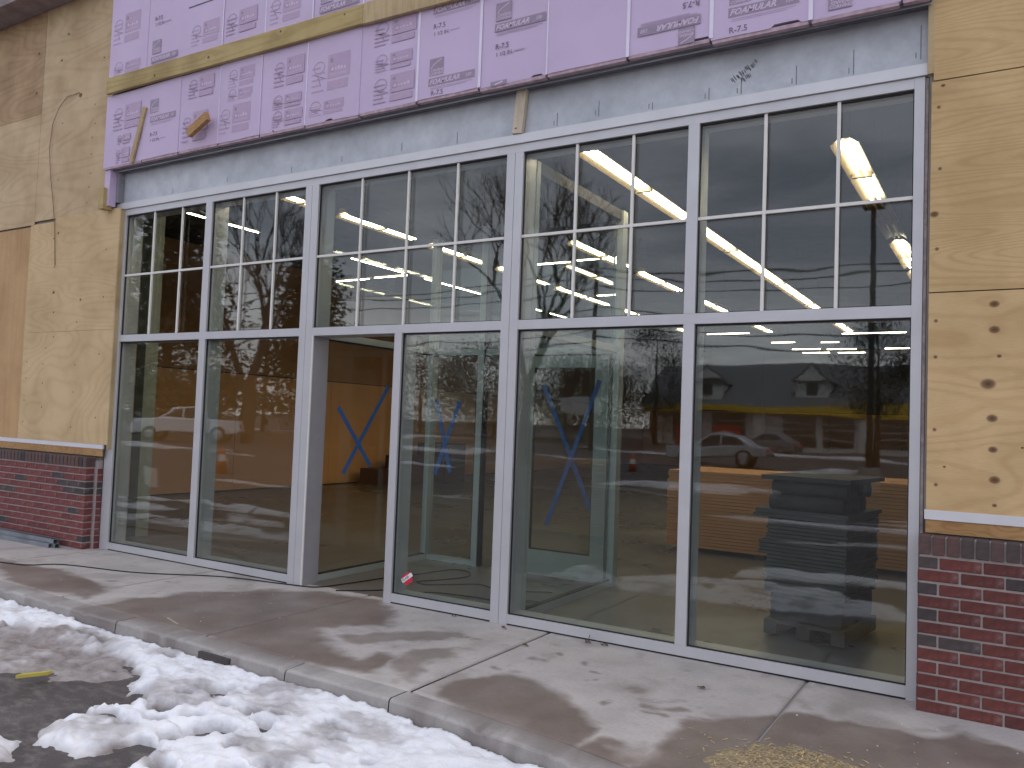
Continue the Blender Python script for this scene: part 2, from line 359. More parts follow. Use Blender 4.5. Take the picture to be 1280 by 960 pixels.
# ================================================================== GROUND
G = -.13
def curb_y(x):
    return np.interp(x, [-40, -10, -3.6, -1, .4, 1.4, 3, 5, 9, 40], [-1.3, -1.45, -1.58, -1.66, -1.70, -1.83, -2.18, -2.6, -3.2, -6])
_t = np.array([1, 2, 3, 4, 5, 6, 8, 10, 13, 17, 23, 32, 45, 65, 100, 160, 260, 400, 600.]); _t = np.concatenate([-_t[::-1], [0], _t])
_X, _Y = np.meshgrid(_t, _t-1.2)
label(grid_object('ground', _X, _Y, _X*0+G, ASPH, smooth=False), 'dark wet asphalt car park', kind='structure')

WET = [[(-4.936,-.918),(-4.065,-.887),(-3.03,-1.024),(-2.802,-1.334),(-3.247,-1.418),(-4.05,-1.367)],
[(-2.577,-1.623),(-2.652,-1.203),(-2.352,-.712),(-2.075,-.305),(-1.642,.02),(-1.097,-.005),(-.648,-.311),(-.483,-.533),(-.785,-.755),(-.856,-.898),(-.514,-1.179),(-.242,-1.273),(-.169,-1.062),(-.017,-1.094),(.035,-1.377),(-.277,-1.506),(-.645,-1.595),(-1.161,-1.584),(-1.682,-1.553),(-2.006,-1.628)],
[(-.654,-.973),(-.45,-.727),(-.167,-.384),(.005,-.486),(-.162,-.749),(-.392,-1.033)],
[(.008,-1.2),(-.015,-.939),(.107,-.678),(.211,-.912),(.234,-1.259),(.33,-1.455),(.253,-1.428)],
[(.433,-1.41),(.569,-1.182),(.632,-.985),(.838,-.972),(1.105,-1.139),(1.252,-1.225),(1.329,-1.351),(1.426,-1.372),(1.501,-1.505),(1.504,-1.622),(1.569,-1.455),(1.649,-1.455),(1.772,-1.746),(1.614,-1.811),(1.341,-1.743),(.902,-1.605)],
[(1.741,-1.387),(1.762,-1.119),(1.901,-.918),(2.119,-.668),(2.26,-.576),(2.453,-.572),(2.63,-.493),(2.774,-.491),(2.943,-.365),(3.08,-.39),(3.4,-.53),(4.6,-.9),(4.4,-2.2),(1.737,-1.916),(1.704,-1.586)],
[(-6.4,-1.0),(-5.3,-.75),(-5.0,-1.2),(-5.6,-1.5),(-6.4,-1.4)]]
SPOT = [(.073,-.482,.045),(-.121,-.665,.03),(.55,-.933,.03),(.648,-.629,.035),(.676,-.453,.033),(.863,-.501,.025),(1.017,-.605,.025),(1.321,-1.051,.036),(1.059,-.745,.024),(1.373,-.785,.065),(1.568,-.939,.05),(1.673,-.904,.06),(1.64,-1.06,.036),(1.829,-1.001,.045),(-3.3,-.85,.04),(-2.9,-.6,.03)]
def wetness(X, Y):
    wx = X+.24*(fbm(X*3.2, Y*3.2, 5, 3)-.5); wy = Y+.22*(fbm(X*3.2, Y*3.2, 5, 9)-.5)
    wx = wx+.07*(fbm(X*13, Y*13, 4, 5)-.5); wy = wy+.07*(fbm(X*16, Y*16, 3, 6)-.5)
    w_ = np.zeros(X.shape)
    for k, p in enumerate(WET):
        d = polydist(wx, wy, p); soft = .07 if k in (2, 3) else .04+.11*fbm(X*2, Y*2, 2, 19)
        w_ = np.maximum(w_, np.clip(.5+d/soft, 0, 1)*(.75 if k in (2, 3) else 1))
    for x, y, r in SPOT:
        w_ = np.maximum(w_, .8*np.clip(1.6-np.hypot((wx-x), (wy-y)*1.3)/r, 0, 1))
    w_ = w_*(.72+.4*fbm(X*4, Y*4, 4, 12))
    w_ = np.maximum(w_, .35*np.clip((fbm(X*2.5, Y*2.5, 5, 15)-.57)*7, 0, 1))
    w_ = np.maximum(w_, .30*np.clip((fbm(X*9, Y*9, 3, 25)-.68)*9, 0, 1))
    return np.clip(w_, 0, 1)
side = label(empty('sidewalk', (0, -.8, 0)), 'concrete sidewalk along the storefront', kind='structure')
joints = [-23.74, -11.665, -9.94, -8.215, -6.49, -4.765, -3.04, -1.31, .41, 2.135, 3.86, 5.6, 7.3, 20]
JG = .006
def slab(x0, x1, n):
    near = -6.5 < x0 < 4
    nx = 130 if near else 12; ny = 105 if near else 10
    xs = np.linspace(x0+JG, x1-JG, nx); t = np.linspace(0, 1, ny)
    X = np.repeat(xs[None, :], ny, 0); yb = curb_y(X)+.16; yf = .118
    Y = yb+JG+(yf-yb-JG)*t[:, None]
    Z = .0016*(fbm(X*2, Y*2, 3, 31)-.5)*2
    ex = np.minimum(X-x0-JG, x1-JG-X); Z = Z-.007*np.clip(1-ex/.012, 0, 1)**2-.007*np.clip(1-(Y-yb-JG)/.012, 0, 1)**2
    W = wetness(X, Y)
    W = np.maximum(W, .5*np.clip(1-ex/.02, 0, 1))
    # skirt
    o = grid_object('slab', X, Y, Z, CONC, attr={'wet': W}); attach(o, side)
for a, b in zip(joints[:-1], joints[1:]): slab(a, b, 0)
base = MB().box(-40, 30, -1.2, .12, -.12, -.012).build('slab_bed', CURB, side)
# tooled second line beside the joint near the middle window
cb = label(empty('curb', (0, -1.7, 0)), 'concrete kerb with a rounded top edge', kind='structure')
prof = [(.155, -.02), (.155, -.006), (.150, 0), (.02, 0), (.008, -.004), (.0, -.014), (-.012, -.14), (-.012, -.2)]
cj = [-24, -12, -9, -6.1, -4.1, -2.05, -.38, .40, 3.3, 6.3, 9.3, 20]
for a, b in zip(cj[:-1], cj[1:]):
    n = max(8, int((b-a)/.02)) if a > -7 and b < 4 else 12
    xs = np.linspace(a+.004, b-.004, n); X = np.repeat(xs[None, :], len(prof), 0)
    yo = np.array([p[0] for p in prof])[:, None]; zo = np.array([p[1] for p in prof])[:, None]
    yo = yo+0*X; zo = zo+0*X
    chip = .012*np.clip((fbm(X*9, X*0+1, 3, 77)-.6)*8, 0, 1); zo = zo-np.where((yo < .03) & (zo > -.02), chip, 0)
    Y = curb_y(X)+yo
    W = np.maximum(wetness(X, Y+.02)*.8, np.where(zo < -.01, .25, 0)+.5*np.clip((fbm(X*5, Y*5, 4, 71)-.52)*6, 0, 1))
    o = grid_object('kerbstone', X, Y, zo, CURB, attr={'wet': W}, smooth=False); attach(o, cb)
    fixnormals(o)
# broken, dark gap in the kerb
MB().box(-1.13, -.85, -1.681, -1.60, -.125, -.028).build('kerb_chip', simple('dark_kerb_gap', (.06, .05, .048), .8), cb)

# snow in the gutter and lot
SN = [(-30,-1.3),(-12,-1.3),(-5,-1.3),(3,-1.3),(3.6,-2.2),(3.3,-2.9),(2.434,-2.941),(1.482,-3.583),(.07,-3.2),(-.198,-2.75),(-.40,-2.70),(-.5,-2.82),(-.62,-2.80),(-.75,-2.80),(-.90,-2.66),(-.95,-2.5),(-1.0,-2.4),(-1.02,-2.25),(-1.05,-2.12),(-1.2,-1.98),(-1.631,-1.90),(-2.11,-1.86),(-2.398,-1.95),(-2.833,-2.0),(-3.772,-2.3),(-5,-2.5),(-8,-2.3),(-12,-2.2),(-30,-2.4)]
SN2 = [(-.988,-2.91),(-.904,-2.85),(-.66,-3.0),(-.801,-3.14),(-1.0,-3.1)]
SLU = [(-5,-2.2),(-2.833,-1.93),(-2.398,-1.85),(-2.11,-1.75),(-1.631,-1.83),(-1.275,-1.95),(-1.16,-2.07),(-1.45,-2.34),(-1.799,-2.46),(-2.454,-2.60),(-3.452,-2.5),(-5,-2.7)]
HOLE = [(-.7,-2.1,.03),(.3,-2.6,.05),(.7,-2.2,.025),(.0,-2.75,.05),(-1.3,-1.75,.03),(.9,-2.5,.04),(-.45,-1.85,.03),(.25,-1.95,.025),(-2.2,-1.75,.03),(-.95,-2.2,.035),(-.3,-2.65,.06),(-.611,-2.289,.06),(-.80,-2.5,.045),(-.90,-2.62,.04),(-.387,-2.289,.05),(-.25,-2.507,.055),(.419,-2.105,.035),(-.369,-2.106,.035),(-.209,-2.086,.05),(-.039,-2.027,.03),(-.5,-2.42,.045),(-.55,-2.55,.04),(.1,-2.45,.03),(-.12,-2.3,.05),(.55,-2.35,.03)]
def snow_sheet(name, x0, x1, y0, y1, res):
    xs = np.arange(x0, x1, res); ys = np.arange(y0, y1, res); X, Y = np.meshgrid(xs, ys)
    wx = X+.36*(fbm(X*3, Y*3, 5, 41)-.5)+.08*(fbm(X*14, Y*14, 3, 43)-.5); wy = Y+.34*(fbm(X*3, Y*4, 5, 42)-.5)+.08*(fbm(X*14, Y*14, 3, 44)-.5)
    d = np.maximum(polydist(wx, wy, SN), polydist(wx, wy, SN2))
    T = .058*np.clip((d+.015)/.11, -.3, 1)
    lump = fbm(X*5, Y*7, 4, 45)-.5; melt = np.clip((fbm(X*3.3, Y*5.5, 4, 93)-.60)*9, 0, 1); lump2 = fbm(X*15, Y*19, 3, 46)-.5
    T = T+np.where(d > -.03, .05*lump+.030*lump2+.012*(fbm(X*34, Y*40, 2, 47)-.5), -.02)*np.clip((d+.05)/.12, 0, 1)
    cy = curb_y(X); near = np.clip(1-(cy-Y)/.35, 0, 1)
    T = T+np.where(d > 0, .012*near, 0)
    for hx, hy, r in HOLE:
        q = np.hypot((X-hx)*.9, (Y-hy)*1.25+.03*lump)/r; T = T-.10*np.clip(1.6-q, 0, 1)
    T = T-.07*melt*np.clip((cy-Y-.15)/.1, 0, 1)
    ds = polydist(wx, wy, SLU); sl = np.clip(.5+ds/.12, 0, 1)
    T = np.maximum(T, sl*(.066+.05*lump+.025*lump2)-.05)
    # tread marks and patchy remnants further out
    far = np.clip((-2.6-Y)/.5, 0, 1)*np.clip(1-sl, 0, 1)
    rem = (fbm(X*.9, Y*1.6, 5, 48)-.60)*.35; T = np.where((d < 0) & (X > .6), np.maximum(T, (rem+.05)*far-.05), T)
    T = np.where(X < -4, np.maximum(T, ((fbm(X*.7, Y*2.2, 5, 49)-.56)*.3)), T)
    edge = Y > cy-.012; T = np.where(edge, np.minimum(T, -.02), T)
    T = np.minimum(T, .118)
    dirt = np.clip(1-T/.035, 0, 1)*.55+sl*.75+.6*np.clip((fbm(X*4, Y*6, 5, 50)-.53)*6, 0, 1)
    return grid_object(name, X, Y, G+T, SNOW, mask=T > -.012, attr={'dirt': np.clip(dirt, 0, 1)})
label(snow_sheet('snow', -7, 3.6, -4.4, -1.5, .0125), 'trodden patchy snow heaped along the kerb', kind='stuff')
label(snow_sheet('snow', -24, -7, -4.4, -1.3, .05), 'snow along the kerb further down the building', kind='stuff')
def far_snow(name, x0, x1, y0, y1, res, th, sx, sy, seed, h, **t):
    X, Y = np.meshgrid(np.arange(x0, x1, res), np.arange(y0, y1, res))
    T = (fbm(X*sx, Y*sy, 5, seed)-th)*h; bd = np.minimum.reduce([X-x0, x1-X, Y-y0, y1-Y]); T = np.minimum(T, bd*.3-.01)
    T = np.minimum(T, .22)
    dirt = .25+np.clip(1-T/.04, 0, 1)*.5+.4*np.clip((fbm(X*2, Y*3, 4, seed+5)-.5)*5, 0, 1)
    return label(grid_object(name, X, Y, G+T, SNOW, mask=T > -.01, attr={'dirt': np.clip(dirt, 0, 1)}), kind='stuff', **t)
far_snow('snow', -30, 7, -14, -4.2, .08, .72, .16, .75, 61, .5, lab='thin snow streaks across the plowed lot')
far_snow('snow_bank', -60, 8, -17.5, -15.2, .12, .60, .25, .5, 62, .8, lab='long low bank of plowed snow beyond the lot')
far_snow('snow_bank', -70, 8, -29, -26.5, .16, .56, .2, .4, 63, 1.2, lab='second plowed snow bank beside the road')
far_snow('snow_bank', -90, 10, -47, -43, .25, .52, .1, .3, 64, 1.4, lab='far strip of snow in front of the shop')

# ================================================================== STOREFRONT
sf = empty('storefront', (-1.06, 0, 0), 'long grey aluminium storefront with five gridded transom windows and glass panes below', 'storefront')
FD = .2
ZB0, ZB, ZML, ZMU, ZT, ZH, ZC = .012, .076, 2.130, 2.199, 3.445, 3.508, 3.578
def vert(name, x0, x1, z0, z1, y0=0.0): return MB().box(x0, x1, y0, FD, z0, z1).build(name, ALU, sf, bevel=.0015)
vert('jamb', -4.842, -4.704, .0, ZH)
vert('mullion', -3.456, -3.367, ZB, ZML); vert('mullion', -3.456, -3.367, ZMU, ZT)
vert('mullion', -2.137, -2.061, 0, ZT); vert('mullion', -2.058, -1.981, 0, ZT)
vert('mullion', -1.072, -.999, 0, ZML)
vert('mullion', -.072, -.0015, 0, ZT); vert('mullion', .0015, .071, 0, ZT)
vert('mullion', 1.326, 1.401, ZB, ZML); vert('mullion', 1.326, 1.401, ZMU, ZT)
vert('jamb', 2.662, 2.717, 0, ZH)
def hor(name, x0, x1, z0, z1, y0=.0015, m=None): return MB().box(x0, x1, y0, FD-.002, z0, z1).build(name, m or ALU, sf, bevel=.0015)
for a, b in ((-4.704, -2.137), (-1.981, -.072), (.071, 2.662)): hor('transom_rail', a, b, ZML, ZMU)
for a, b in ((-4.704, -2.137), (-.999, -.072), (.071, 2.662)): hor('sill', a, b, ZB0, ZB)
hor('head', -4.704, 2.662, ZT, ZH)
MB().box(-4.86, 2.732, -.014, .1, ZH+.0015, ZC).build('head_flashing', ALU2, sf, bevel=.002)
for a, b in ((-4.70, -2.06), (-.999, -.0), (.0, 2.71)): MB().box(a, b, .012, .15, .0005, ZB0).build('sealant', GASK, sf)
MB().box(-.0015, .0015, .004, .19, 0, ZT).build('joint_seal', GASK, sf)
MB().box(-2.061, -2.058, .004, .19, 0, ZT).build('joint_seal', GASK, sf)
# open doorway side: pale trim strip and grey cover panel on the deep jamb
MB().box(-1.979, -1.965, .0, .012, 0, ZML).build('trim_strip', WHITEP, sf)
MB().box(-1.981, -1.975, .016, FD, 0, ZML).build('jamb_cover', simple('grey_cover', (.30, .295, .32), .5, .05), sf)
panes = [(-4.704, -3.456), (-3.367, -2.137), (-1.981, -.072), (.071, 1.326), (1.401, 2.662)]
grid = [(-4.257, -3.823), (-2.945, -2.515), (-1.499, -1.007, -.525), (.504, .934), (1.823, 2.255)]
def pane(x0, x1, z0, z1):
    g = MB().box(x0-.008, x1+.008, .032, .056, z0-.008, z1+.008).build('glass_pane', GLASS, sf)
    k = MB(); e = .007
    k.box(x0, x0+e, .020, .034, z0, z1).box(x1-e, x1, .020, .034, z0, z1).box(x0+e, x1-e, .020, .034, z1-.011, z1).box(x0+e, x1-e, .020, .034, z0, z0+e)
    k.build('gasket', GASK, sf); return g
for (x0, x1), gx in zip(panes, grid):
    pane(x0, x1, ZMU, ZT)
    zb = 2.818
    for i, gxx in enumerate(gx):
        MB().box(gxx-.010, gxx+.010, .014, .030, ZMU, zb-.010).build('glazing_bar', WHITEP, sf)
        MB().box(gxx-.010, gxx+.010, .014, .030, zb+.010, ZT).build('glazing_bar', WHITEP, sf)
    MB().box(x0, x1, .013, .0305, zb-.010, zb+.010).build('glazing_bar', WHITEP, sf)
for x0, x1 in (panes[0], panes[1], (-.999, -.072), panes[3], panes[4]): pane(x0, x1, ZB, ZML)
# rough sealant and shim gap at right of the frame
MB().box(2.719, 2.735, .006, .1, 0.9, 3.50).build('shim', simple('foam_shim', (.33, .28, .27), .9, .3, 20), sf)

# sticker
st = empty('sticker', (-.86, .03, .2), 'small red and white sticker in the corner of the pane beside the doorway', 'sticker')
def quad_plate(mb, c, ax, az, hw, hh, y0, y1):
    pts = [(c[0]+i*ax[0]*hw+j*az[0]*hh, c[1]+i*ax[1]*hw+j*az[1]*hh) for i, j in ((-1,-1),(1,-1),(1,1),(-1,1))]
    mb.prism(pts, 'y', y0, y1); return mb
a_ = R(35); ax_, az_ = (math.cos(a_), math.sin(a_)), (-math.sin(a_), math.cos(a_))
quad_plate(MB(), (-.862, .205), ax_, az_, .042, .040, .0305, .0316).build('backing', RED, st)
quad_plate(MB(), (-.866, .212), ax_, az_, .058, .016, .0296, .0303).build('band', WHT, st)

def text_obj(txt, size, mat, loc, parent, rot=(R(90), 0, 0), italic=0, bold=0, name='print', local=False, sx=1.0):
    c = bpy.data.curves.new('txt', 'FONT'); c.body = txt; c.size = size; c.shear = italic; c.offset = bold; c.resolution_u = 2; c.extrude = .0003
    t = bpy.data.objects.new('txt', c); me = bpy.data.meshes.new_from_object(t)
    bpy.data.objects.remove(t); bpy.data.curves.remove(c)
    me.materials.clear(); me.materials.append(mat)
    o = bpy.data.objects.new(name, me); COL.objects.link(o); o.location = loc; o.rotation_euler = rot; o.scale = (sx, 1, 1)
    attach(o, parent, local); return o
o = text_obj('SAMPLE'[:0]+'GLASS', .026, PR3, (-.905, .0292, .176), st, (R(90), -a_, 0), 0, .0008, 'lettering')

# ================================================================== WALLS AROUND
shell = empty('building', (-1.5, 10, 0), 'shop building shell with dark ceiling deck and bare interior walls', 'building')
DRY = simple('grey_board', (.30, .30, .29), .85, .1)
MB().box(-9.2, -4.87, -.02, .2, G, 6.3).build('wall', simple('sheathing', (.25, .22, .19), .9), shell)
MB().box(2.74, 7.2, -.02, .2, G, 6.3).build('wall', simple('sheathing_right', (.25, .22, .19), .9), shell)
MB().box(-4.87, 2.74, .06, .22, ZC+.002, 6.3).build('wall', DRY, shell)
MB().box(-9.4, 7.2, .2, 25.2, 6.0, 6.3).build('roof', DARK, shell)
MB().box(-9.2, 7.0, .22, 25, 4.35, 4.45).build('ceiling', simple('ceiling_deck', (.038, .038, .042), .8, .3, 1.5), shell)
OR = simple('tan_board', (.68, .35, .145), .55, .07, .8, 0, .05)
OR_DIM = simple('tan_board_dim', (.40, .20, .085), .7, .12, .8, 0, .05)  # same tan board darkened: weaker light above the seam put into the colour
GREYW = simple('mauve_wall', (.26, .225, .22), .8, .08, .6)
def room_wall(name, x0, x1, y0, y1, z0, z1, m, seg, ax):
    n = max(1, round(((x1-x0) if ax == 'x' else (y1-y0))/seg)); e = .004
    for i in range(n):
        if ax == 'x':
            a = x0+(x1-x0)*i/n; b = x0+(x1-x0)*(i+1)/n; MB().box(a+e, b-e, y0, y1, z0+e, z1-e).build(name, m, shell)
        else:
            a = y0+(y1-y0)*i/n; b = y0+(y1-y0)*(i+1)/n; MB().box(x0, x1, a+e, b-e, z0+e, z1-e).build(name, m, shell)
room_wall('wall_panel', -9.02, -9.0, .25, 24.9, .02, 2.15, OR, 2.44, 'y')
room_wall('wall_panel', -9.02, -9.0, .25, 24.9, 2.16, 4.35, OR_DIM, 2.44, 'y')
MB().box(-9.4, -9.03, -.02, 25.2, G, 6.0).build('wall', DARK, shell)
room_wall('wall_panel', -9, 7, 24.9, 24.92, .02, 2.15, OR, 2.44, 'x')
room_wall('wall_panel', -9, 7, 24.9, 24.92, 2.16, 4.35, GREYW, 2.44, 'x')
MB().box(-9.4, 7.2, 24.93, 25.2, G, 6.0).build('wall', DARK, shell)
MB().box(7.0, 7.2, .2, 25, G, 6.0).build('wall', DRY, shell)
fl = Mat('shop_floor'); n_ = fl.noise(.7, 5, .6); n2_ = fl.noise(30, 4)
fl.base(fl.mix(.4, fl.ramp(n_, [(.3, (.125, .112, .098)), (.7, (.19, .17, .148))]), fl.ramp(n2_, [(.3, (.8, .8, .8)), (.6, (1.05, 1.05, 1.05))]), 'MULTIPLY'))
fl.set(Roughness=fl.ramp(n_, [(.3, .22), (.7, .42)]))
MB().add([(-9.2, .119, .0), (7.2, .119, .0), (7.2, 25, .0), (-9.2, 25, .0)], [(0, 1, 2, 3)]).build('shop_floor', fl.m, kind='structure', lab='bare grey concrete floor inside the shop')
MB().box(-5.46, -5.30, .72, .88, 0, 4.35).build('steel_column', simple('column_paint', (.42, .44, .38), .6), lab='pale square column just inside the leftmost window', cat='column')

# plywood walls
def sheet_wall(name, loc, lab, sheets, extra=None):
    wl = empty(name, loc, lab, 'wall')
    for (x0, x1, z0, z1, m, y) in sheets:
        g = .0007; MB().box(x0+g, x1-g, y, y+.012, z0+g, z1-g).build('plywood_sheet', m, wl, bevel=.001)
    return wl
lw = sheet_wall('plywood_wall', (-6.6, -.03, 1.0), 'plywood sheathed wall above the left brick base with a boarded opening', [
    (-6.42, -4.745, 1.065, 2.255, PLY_L2, -.046), (-5.93, -4.745, 2.255, 3.525, PLY_L1, -.048), (-6.42, -5.93, 2.255, 3.49, PLY_L1, -.046),
    (-6.36, -4.93, 3.525, 6.2, PLY_LU, -.043), (-9.2, -6.36, 4.77, 6.2, PLY_LU2, -.046), (-9.2, -6.36, 3.49, 4.77, PLY_LU, -.045),
    (-9.2, -6.42, 1.065, 3.475, PLY_DOOR, -.034)])
MB().box(-9.2, -4.80, -.052, -.032, 1.02, 1.064).build('flashing_strip', WHITEF, lw)
MB().box(-9.2, -4.81, -.046, -.034, .945, 1.019).build('ledger', LUMB3, lw)
MB().box(-9.2, -4.83, -.034, -.02, .93, 1.05).build('backing', DARK, lw)
MB().box(-4.745, -4.733, -.044, .0, 1.02, 3.50).build('edge_lath', LUMB2, lw)
rw = sheet_wall('plywood_wall', (4, -.03, 1.0), 'plywood sheathed wall above the right brick base with swirling grain and a column of knots', [
    (2.752, 5.19, 1.06, 2.255, PLY_RL, -.045), (2.752, 5.19, 2.26, 3.45, PLY_RU, -.045), (2.762, 5.19, 3.455, 4.67, PLY_RU, -.045),
    (2.762, 5.19, 4.675, 6.2, PLY_RU, -.045), (5.195, 7.2, 1.06, 3.45, PLY_RL, -.045), (5.195, 7.2, 3.455, 6.2, PLY_RU, -.045)])
MB().box(2.746, 7.2, -.054, -.032, 1.010, 1.062).build('flashing_strip', WHITEF, rw)
MB().box(2.752, 7.2, -.046, -.034, .938, 1.009).build('ledger', LUMB3, rw)
MB().box(2.74, 7.2, -.034, -.02, .93, 1.05).build('backing', DARK, rw)

# brick bases: every brick a part
full = MB().box(0, .193, 0, .09, 0, .057).mesh('brick', BR); halfm = MB().box(0, .092, 0, .09, 0, .057).mesh('half_brick', BR)
rowl = MB().box(0, .058, 0, .115, 0, .098).mesh('rowlock_brick', BC)
def bev(me):
    import bmesh
    b = bmesh.new(); b.from_mesh(me); bmesh.ops.bevel(b, geom=b.edges[:], offset=.003, segments=1, affect='EDGES'); b.to_mesh(me); b.free()
for me in (full, halfm, rowl): bev(me)
variants = {}
def variant(me, m):
    k = (me.name, m.name)
    if k not in variants: c = me.copy(); c.materials.clear(); c.materials.append(m); variants[k] = c
    return variants[k]
rnd = random.Random(5)
PIT = .0688
def brick_wall(loc, lab, xa, xb, corner_right, red, darks):
    bw = empty('brick_wall', loc, lab, 'brick wall')
    MB().box(xa+.006, xb-.006, -.1435, -.03, -.0125, .924).build('mortar', MORT, bw)
    def put(me, m, x, z, yj=0, name='brick'):
        o = bpy.data.objects.new(name, variant(me, m)); COL.objects.link(o)
        o.location = (x+rnd.uniform(-.0015, .0015), -.15+rnd.uniform(-.0015, .0015)+yj, z+rnd.uniform(-.001, .001)); o.rotation_euler = (0, rnd.uniform(-.004, .004), 0)
        attach(o, bw); return o
    ztop = .822
    for c in range(12):
        z = ztop-.063-c*PIT; hlf = (c % 2 == 0)
        if corner_right: x = xb; 
        else: x = xa
        k = 0
        while (x > xa+.02) if corner_right else (x < xb-.02):
            L_ = .092 if (k == 0 and hlf) else .193; me = halfm if L_ < .1 else full
            dk = (c, k) in darks or rnd.random() < .035
            m = BD if dk else (red)
            if corner_right: put(me, m, x-L_, z); x -= L_+.01
            else: put(me, m, x, z); x += L_+.01
            k += 1
    n = int((xb-xa)/.0677)
    for i in range(n):
        x = (xb-.058-i*.0677) if corner_right else (xa+i*.0677)
        put(rowl, BD if rnd.random() < .12 else BC, x, .832, -.008)
    return bw
brick_wall((4.5, -.1, -.01), 'red brick base right of the storefront under knotty plywood', 2.727, 7.1, False, BR, {(2, 0), (6, 0), (6, 1), (1, 2), (0, 0)})
bwl = brick_wall((-7, -.1, -.01), 'dark red brick base left of the storefront behind metal studs', -9.1, -4.90, True, BRL, {(2, 0), (3, 0), (3, 1), (1, 2), (6, 1), (10, 0), (2, 6)})
MB().box(-4.899, -4.856, -.055, -.0, -.01, .90).build('mortar', MORT, bwl)
for c in range(12): MB().box(-4.899, -4.848, -.054, -.002, .759-c*PIT, .816-c*PIT).build('brick', BD if c in (2, 3) else BRL, bwl, bevel=.003)

# ================================================================== LINTEL, FOAM, STRAPPING
lt = empty('steel_lintel', (-1.06, .03, 3.75), 'blue grey galvanised steel lintel plate above the storefront', 'lintel')
MB().box(-4.856, 2.728, .022, .06, ZC-.03, 3.99).build('plate', STEEL, lt)
MB().box(-4.9, 2.75, -.098, .021, 3.905, 3.974).build('flange', STEELD, lt)
MB().box(-4.9, 2.75, -.062, -.056, 3.894, 3.904).build('flange_lip', STEEL, lt)
mk = MB()
for x, z0, h in [(-4.0,3.6,.05),(-3.2,3.62,.05),(-2.35,3.6,.06),(-1.75,3.62,.05),(-1.1,3.62,.07),(-.55,3.60,.09),(.33,3.6,.10),(.66,3.62,.11),(1.06,3.60,.05),(1.45,3.60,.08),(1.66,3.6,.11),(2.0,3.6,.12),(2.33,3.6,.15),(2.69,3.62,.2)]:
    mk.box(x-.0025, x+.0025, .0205, .0217, z0, z0+h)
    if x > 0: mk.box(x-.028, x-.023, .0205, .0217, z0+.01, z0+.045)
rs = random.Random(3)
for i in range(26):
    x = 1.60+.006*i+rs.uniform(-.004, .004); z = 3.70+.0035*i+rs.uniform(-.014, .014); mk.obox((x, .021, z), (.002, 0, .002), (0, .0005, 0), (-.008, 0, .011))
for i in range(9):
    x = 1.66+.007*i; z = 3.685+.003*i+rs.uniform(-.01, .01); mk.obox((x, .021, z), (.002, 0, .002), (0, .0005, 0), (-.005, 0, .012))
mk.build('scrawl_mark', simple('ink', (.19, .19, .20), .7), lt)

fm = empty('foam_insulation', (-1.06, -.1, 3.9), 'pink printed foam insulation boards nailed in two rows above the storefront', 'insulation')
MB().box(-4.92, 2.752, -.10, .05, 3.975, 6.15).build('backing', simple('sheath_back', (.20, .18, .19), .9), fm)
seams = [-4.94, -4.30, -3.735, -3.16, -2.606, -2.042, -1.432, -.84, -.255, .319, .935, 1.505, 2.108, 2.60, 2.752]
frnd = random.Random(11)
boards = []
def foam_board(x0, x1, z0, z1, proud, torn=True):
    n = 26; pts = [(x0+.0006, z1), (x1-.0006, z1)]
    for i in range(n+1):
        t = i/n; x = x1-.0006+(x0-x1+.0012)*t
        z = z0+((.006*(vnoise(x*7, 3.3, 4)-.5)+(.018 if vnoise(x*9, 8.1, 6) > .78 else 0)) if torn else 0)
        pts.append((x, float(z)))
    o = MB().prism(pts[::-1], 'y', -.14-proud, -.10).build('foam_board', FOAM, fm); fixnormals(o); return o
strong = {-2.042: .010, -.84: .022, -.255: .024, .319: .010, .935: .024, 1.505: .026, 2.108: .026, -2.606: .006, -3.16: .006}
def pr_of(i): return .0 + (.004 if i % 2 else 0)
for i in range(len(seams)-1):
    z0 = 3.932 - (.012 if i in (5, 8, 9) else 0) + frnd.uniform(-.005, .005)
    if i >= 11: z0 -= .02
    b = foam_board(seams[i], seams[i+1], z0, 4.68, pr_of(i)); boards.append(b)
    wd = strong.get(seams[i+1])
    if wd: MB().box(seams[i+1]-wd*.35, seams[i+1]+wd*.65, -.1475, -.1450, z0-.002, 4.66).build('edge_strip', FEDGE, b)
    MB().box(seams[i]+.01, seams[i+1]-.01, -.139, -.10, z0-.022, z0+.003).build('torn_edge', FTORN, b)
upseams = [-4.93, -4.30, -3.735, -3.168, -2.593, -2.008, -1.433, -.84, -.255, .319, .935, 1.505, 2.108, 2.752]
ub = []
for i in range(len(upseams)-1):
    z0 = 4.855-.012*i*.9
    b = foam_board(upseams[i], upseams[i+1], z0, 6.15, pr_of(i+1), False); ub.append(b)
    wd = {-3.168: .012, -2.593: .012, -2.008: .014}.get(upseams[i+1], .012 if i > 4 else 0)
    if wd: MB().box(upseams[i+1]-wd*.35, upseams[i+1]+wd*.65, -.1475, -.1450, z0, 6.1).build('edge_strip', FEDGE, b)
YP = -.1452
def board_at(x, up): 
    L_ = upseams if up else seams
    for i in range(len(L_)-1):
        if L_[i] <= x < L_[i+1]: return (ub if up else boards)[i]
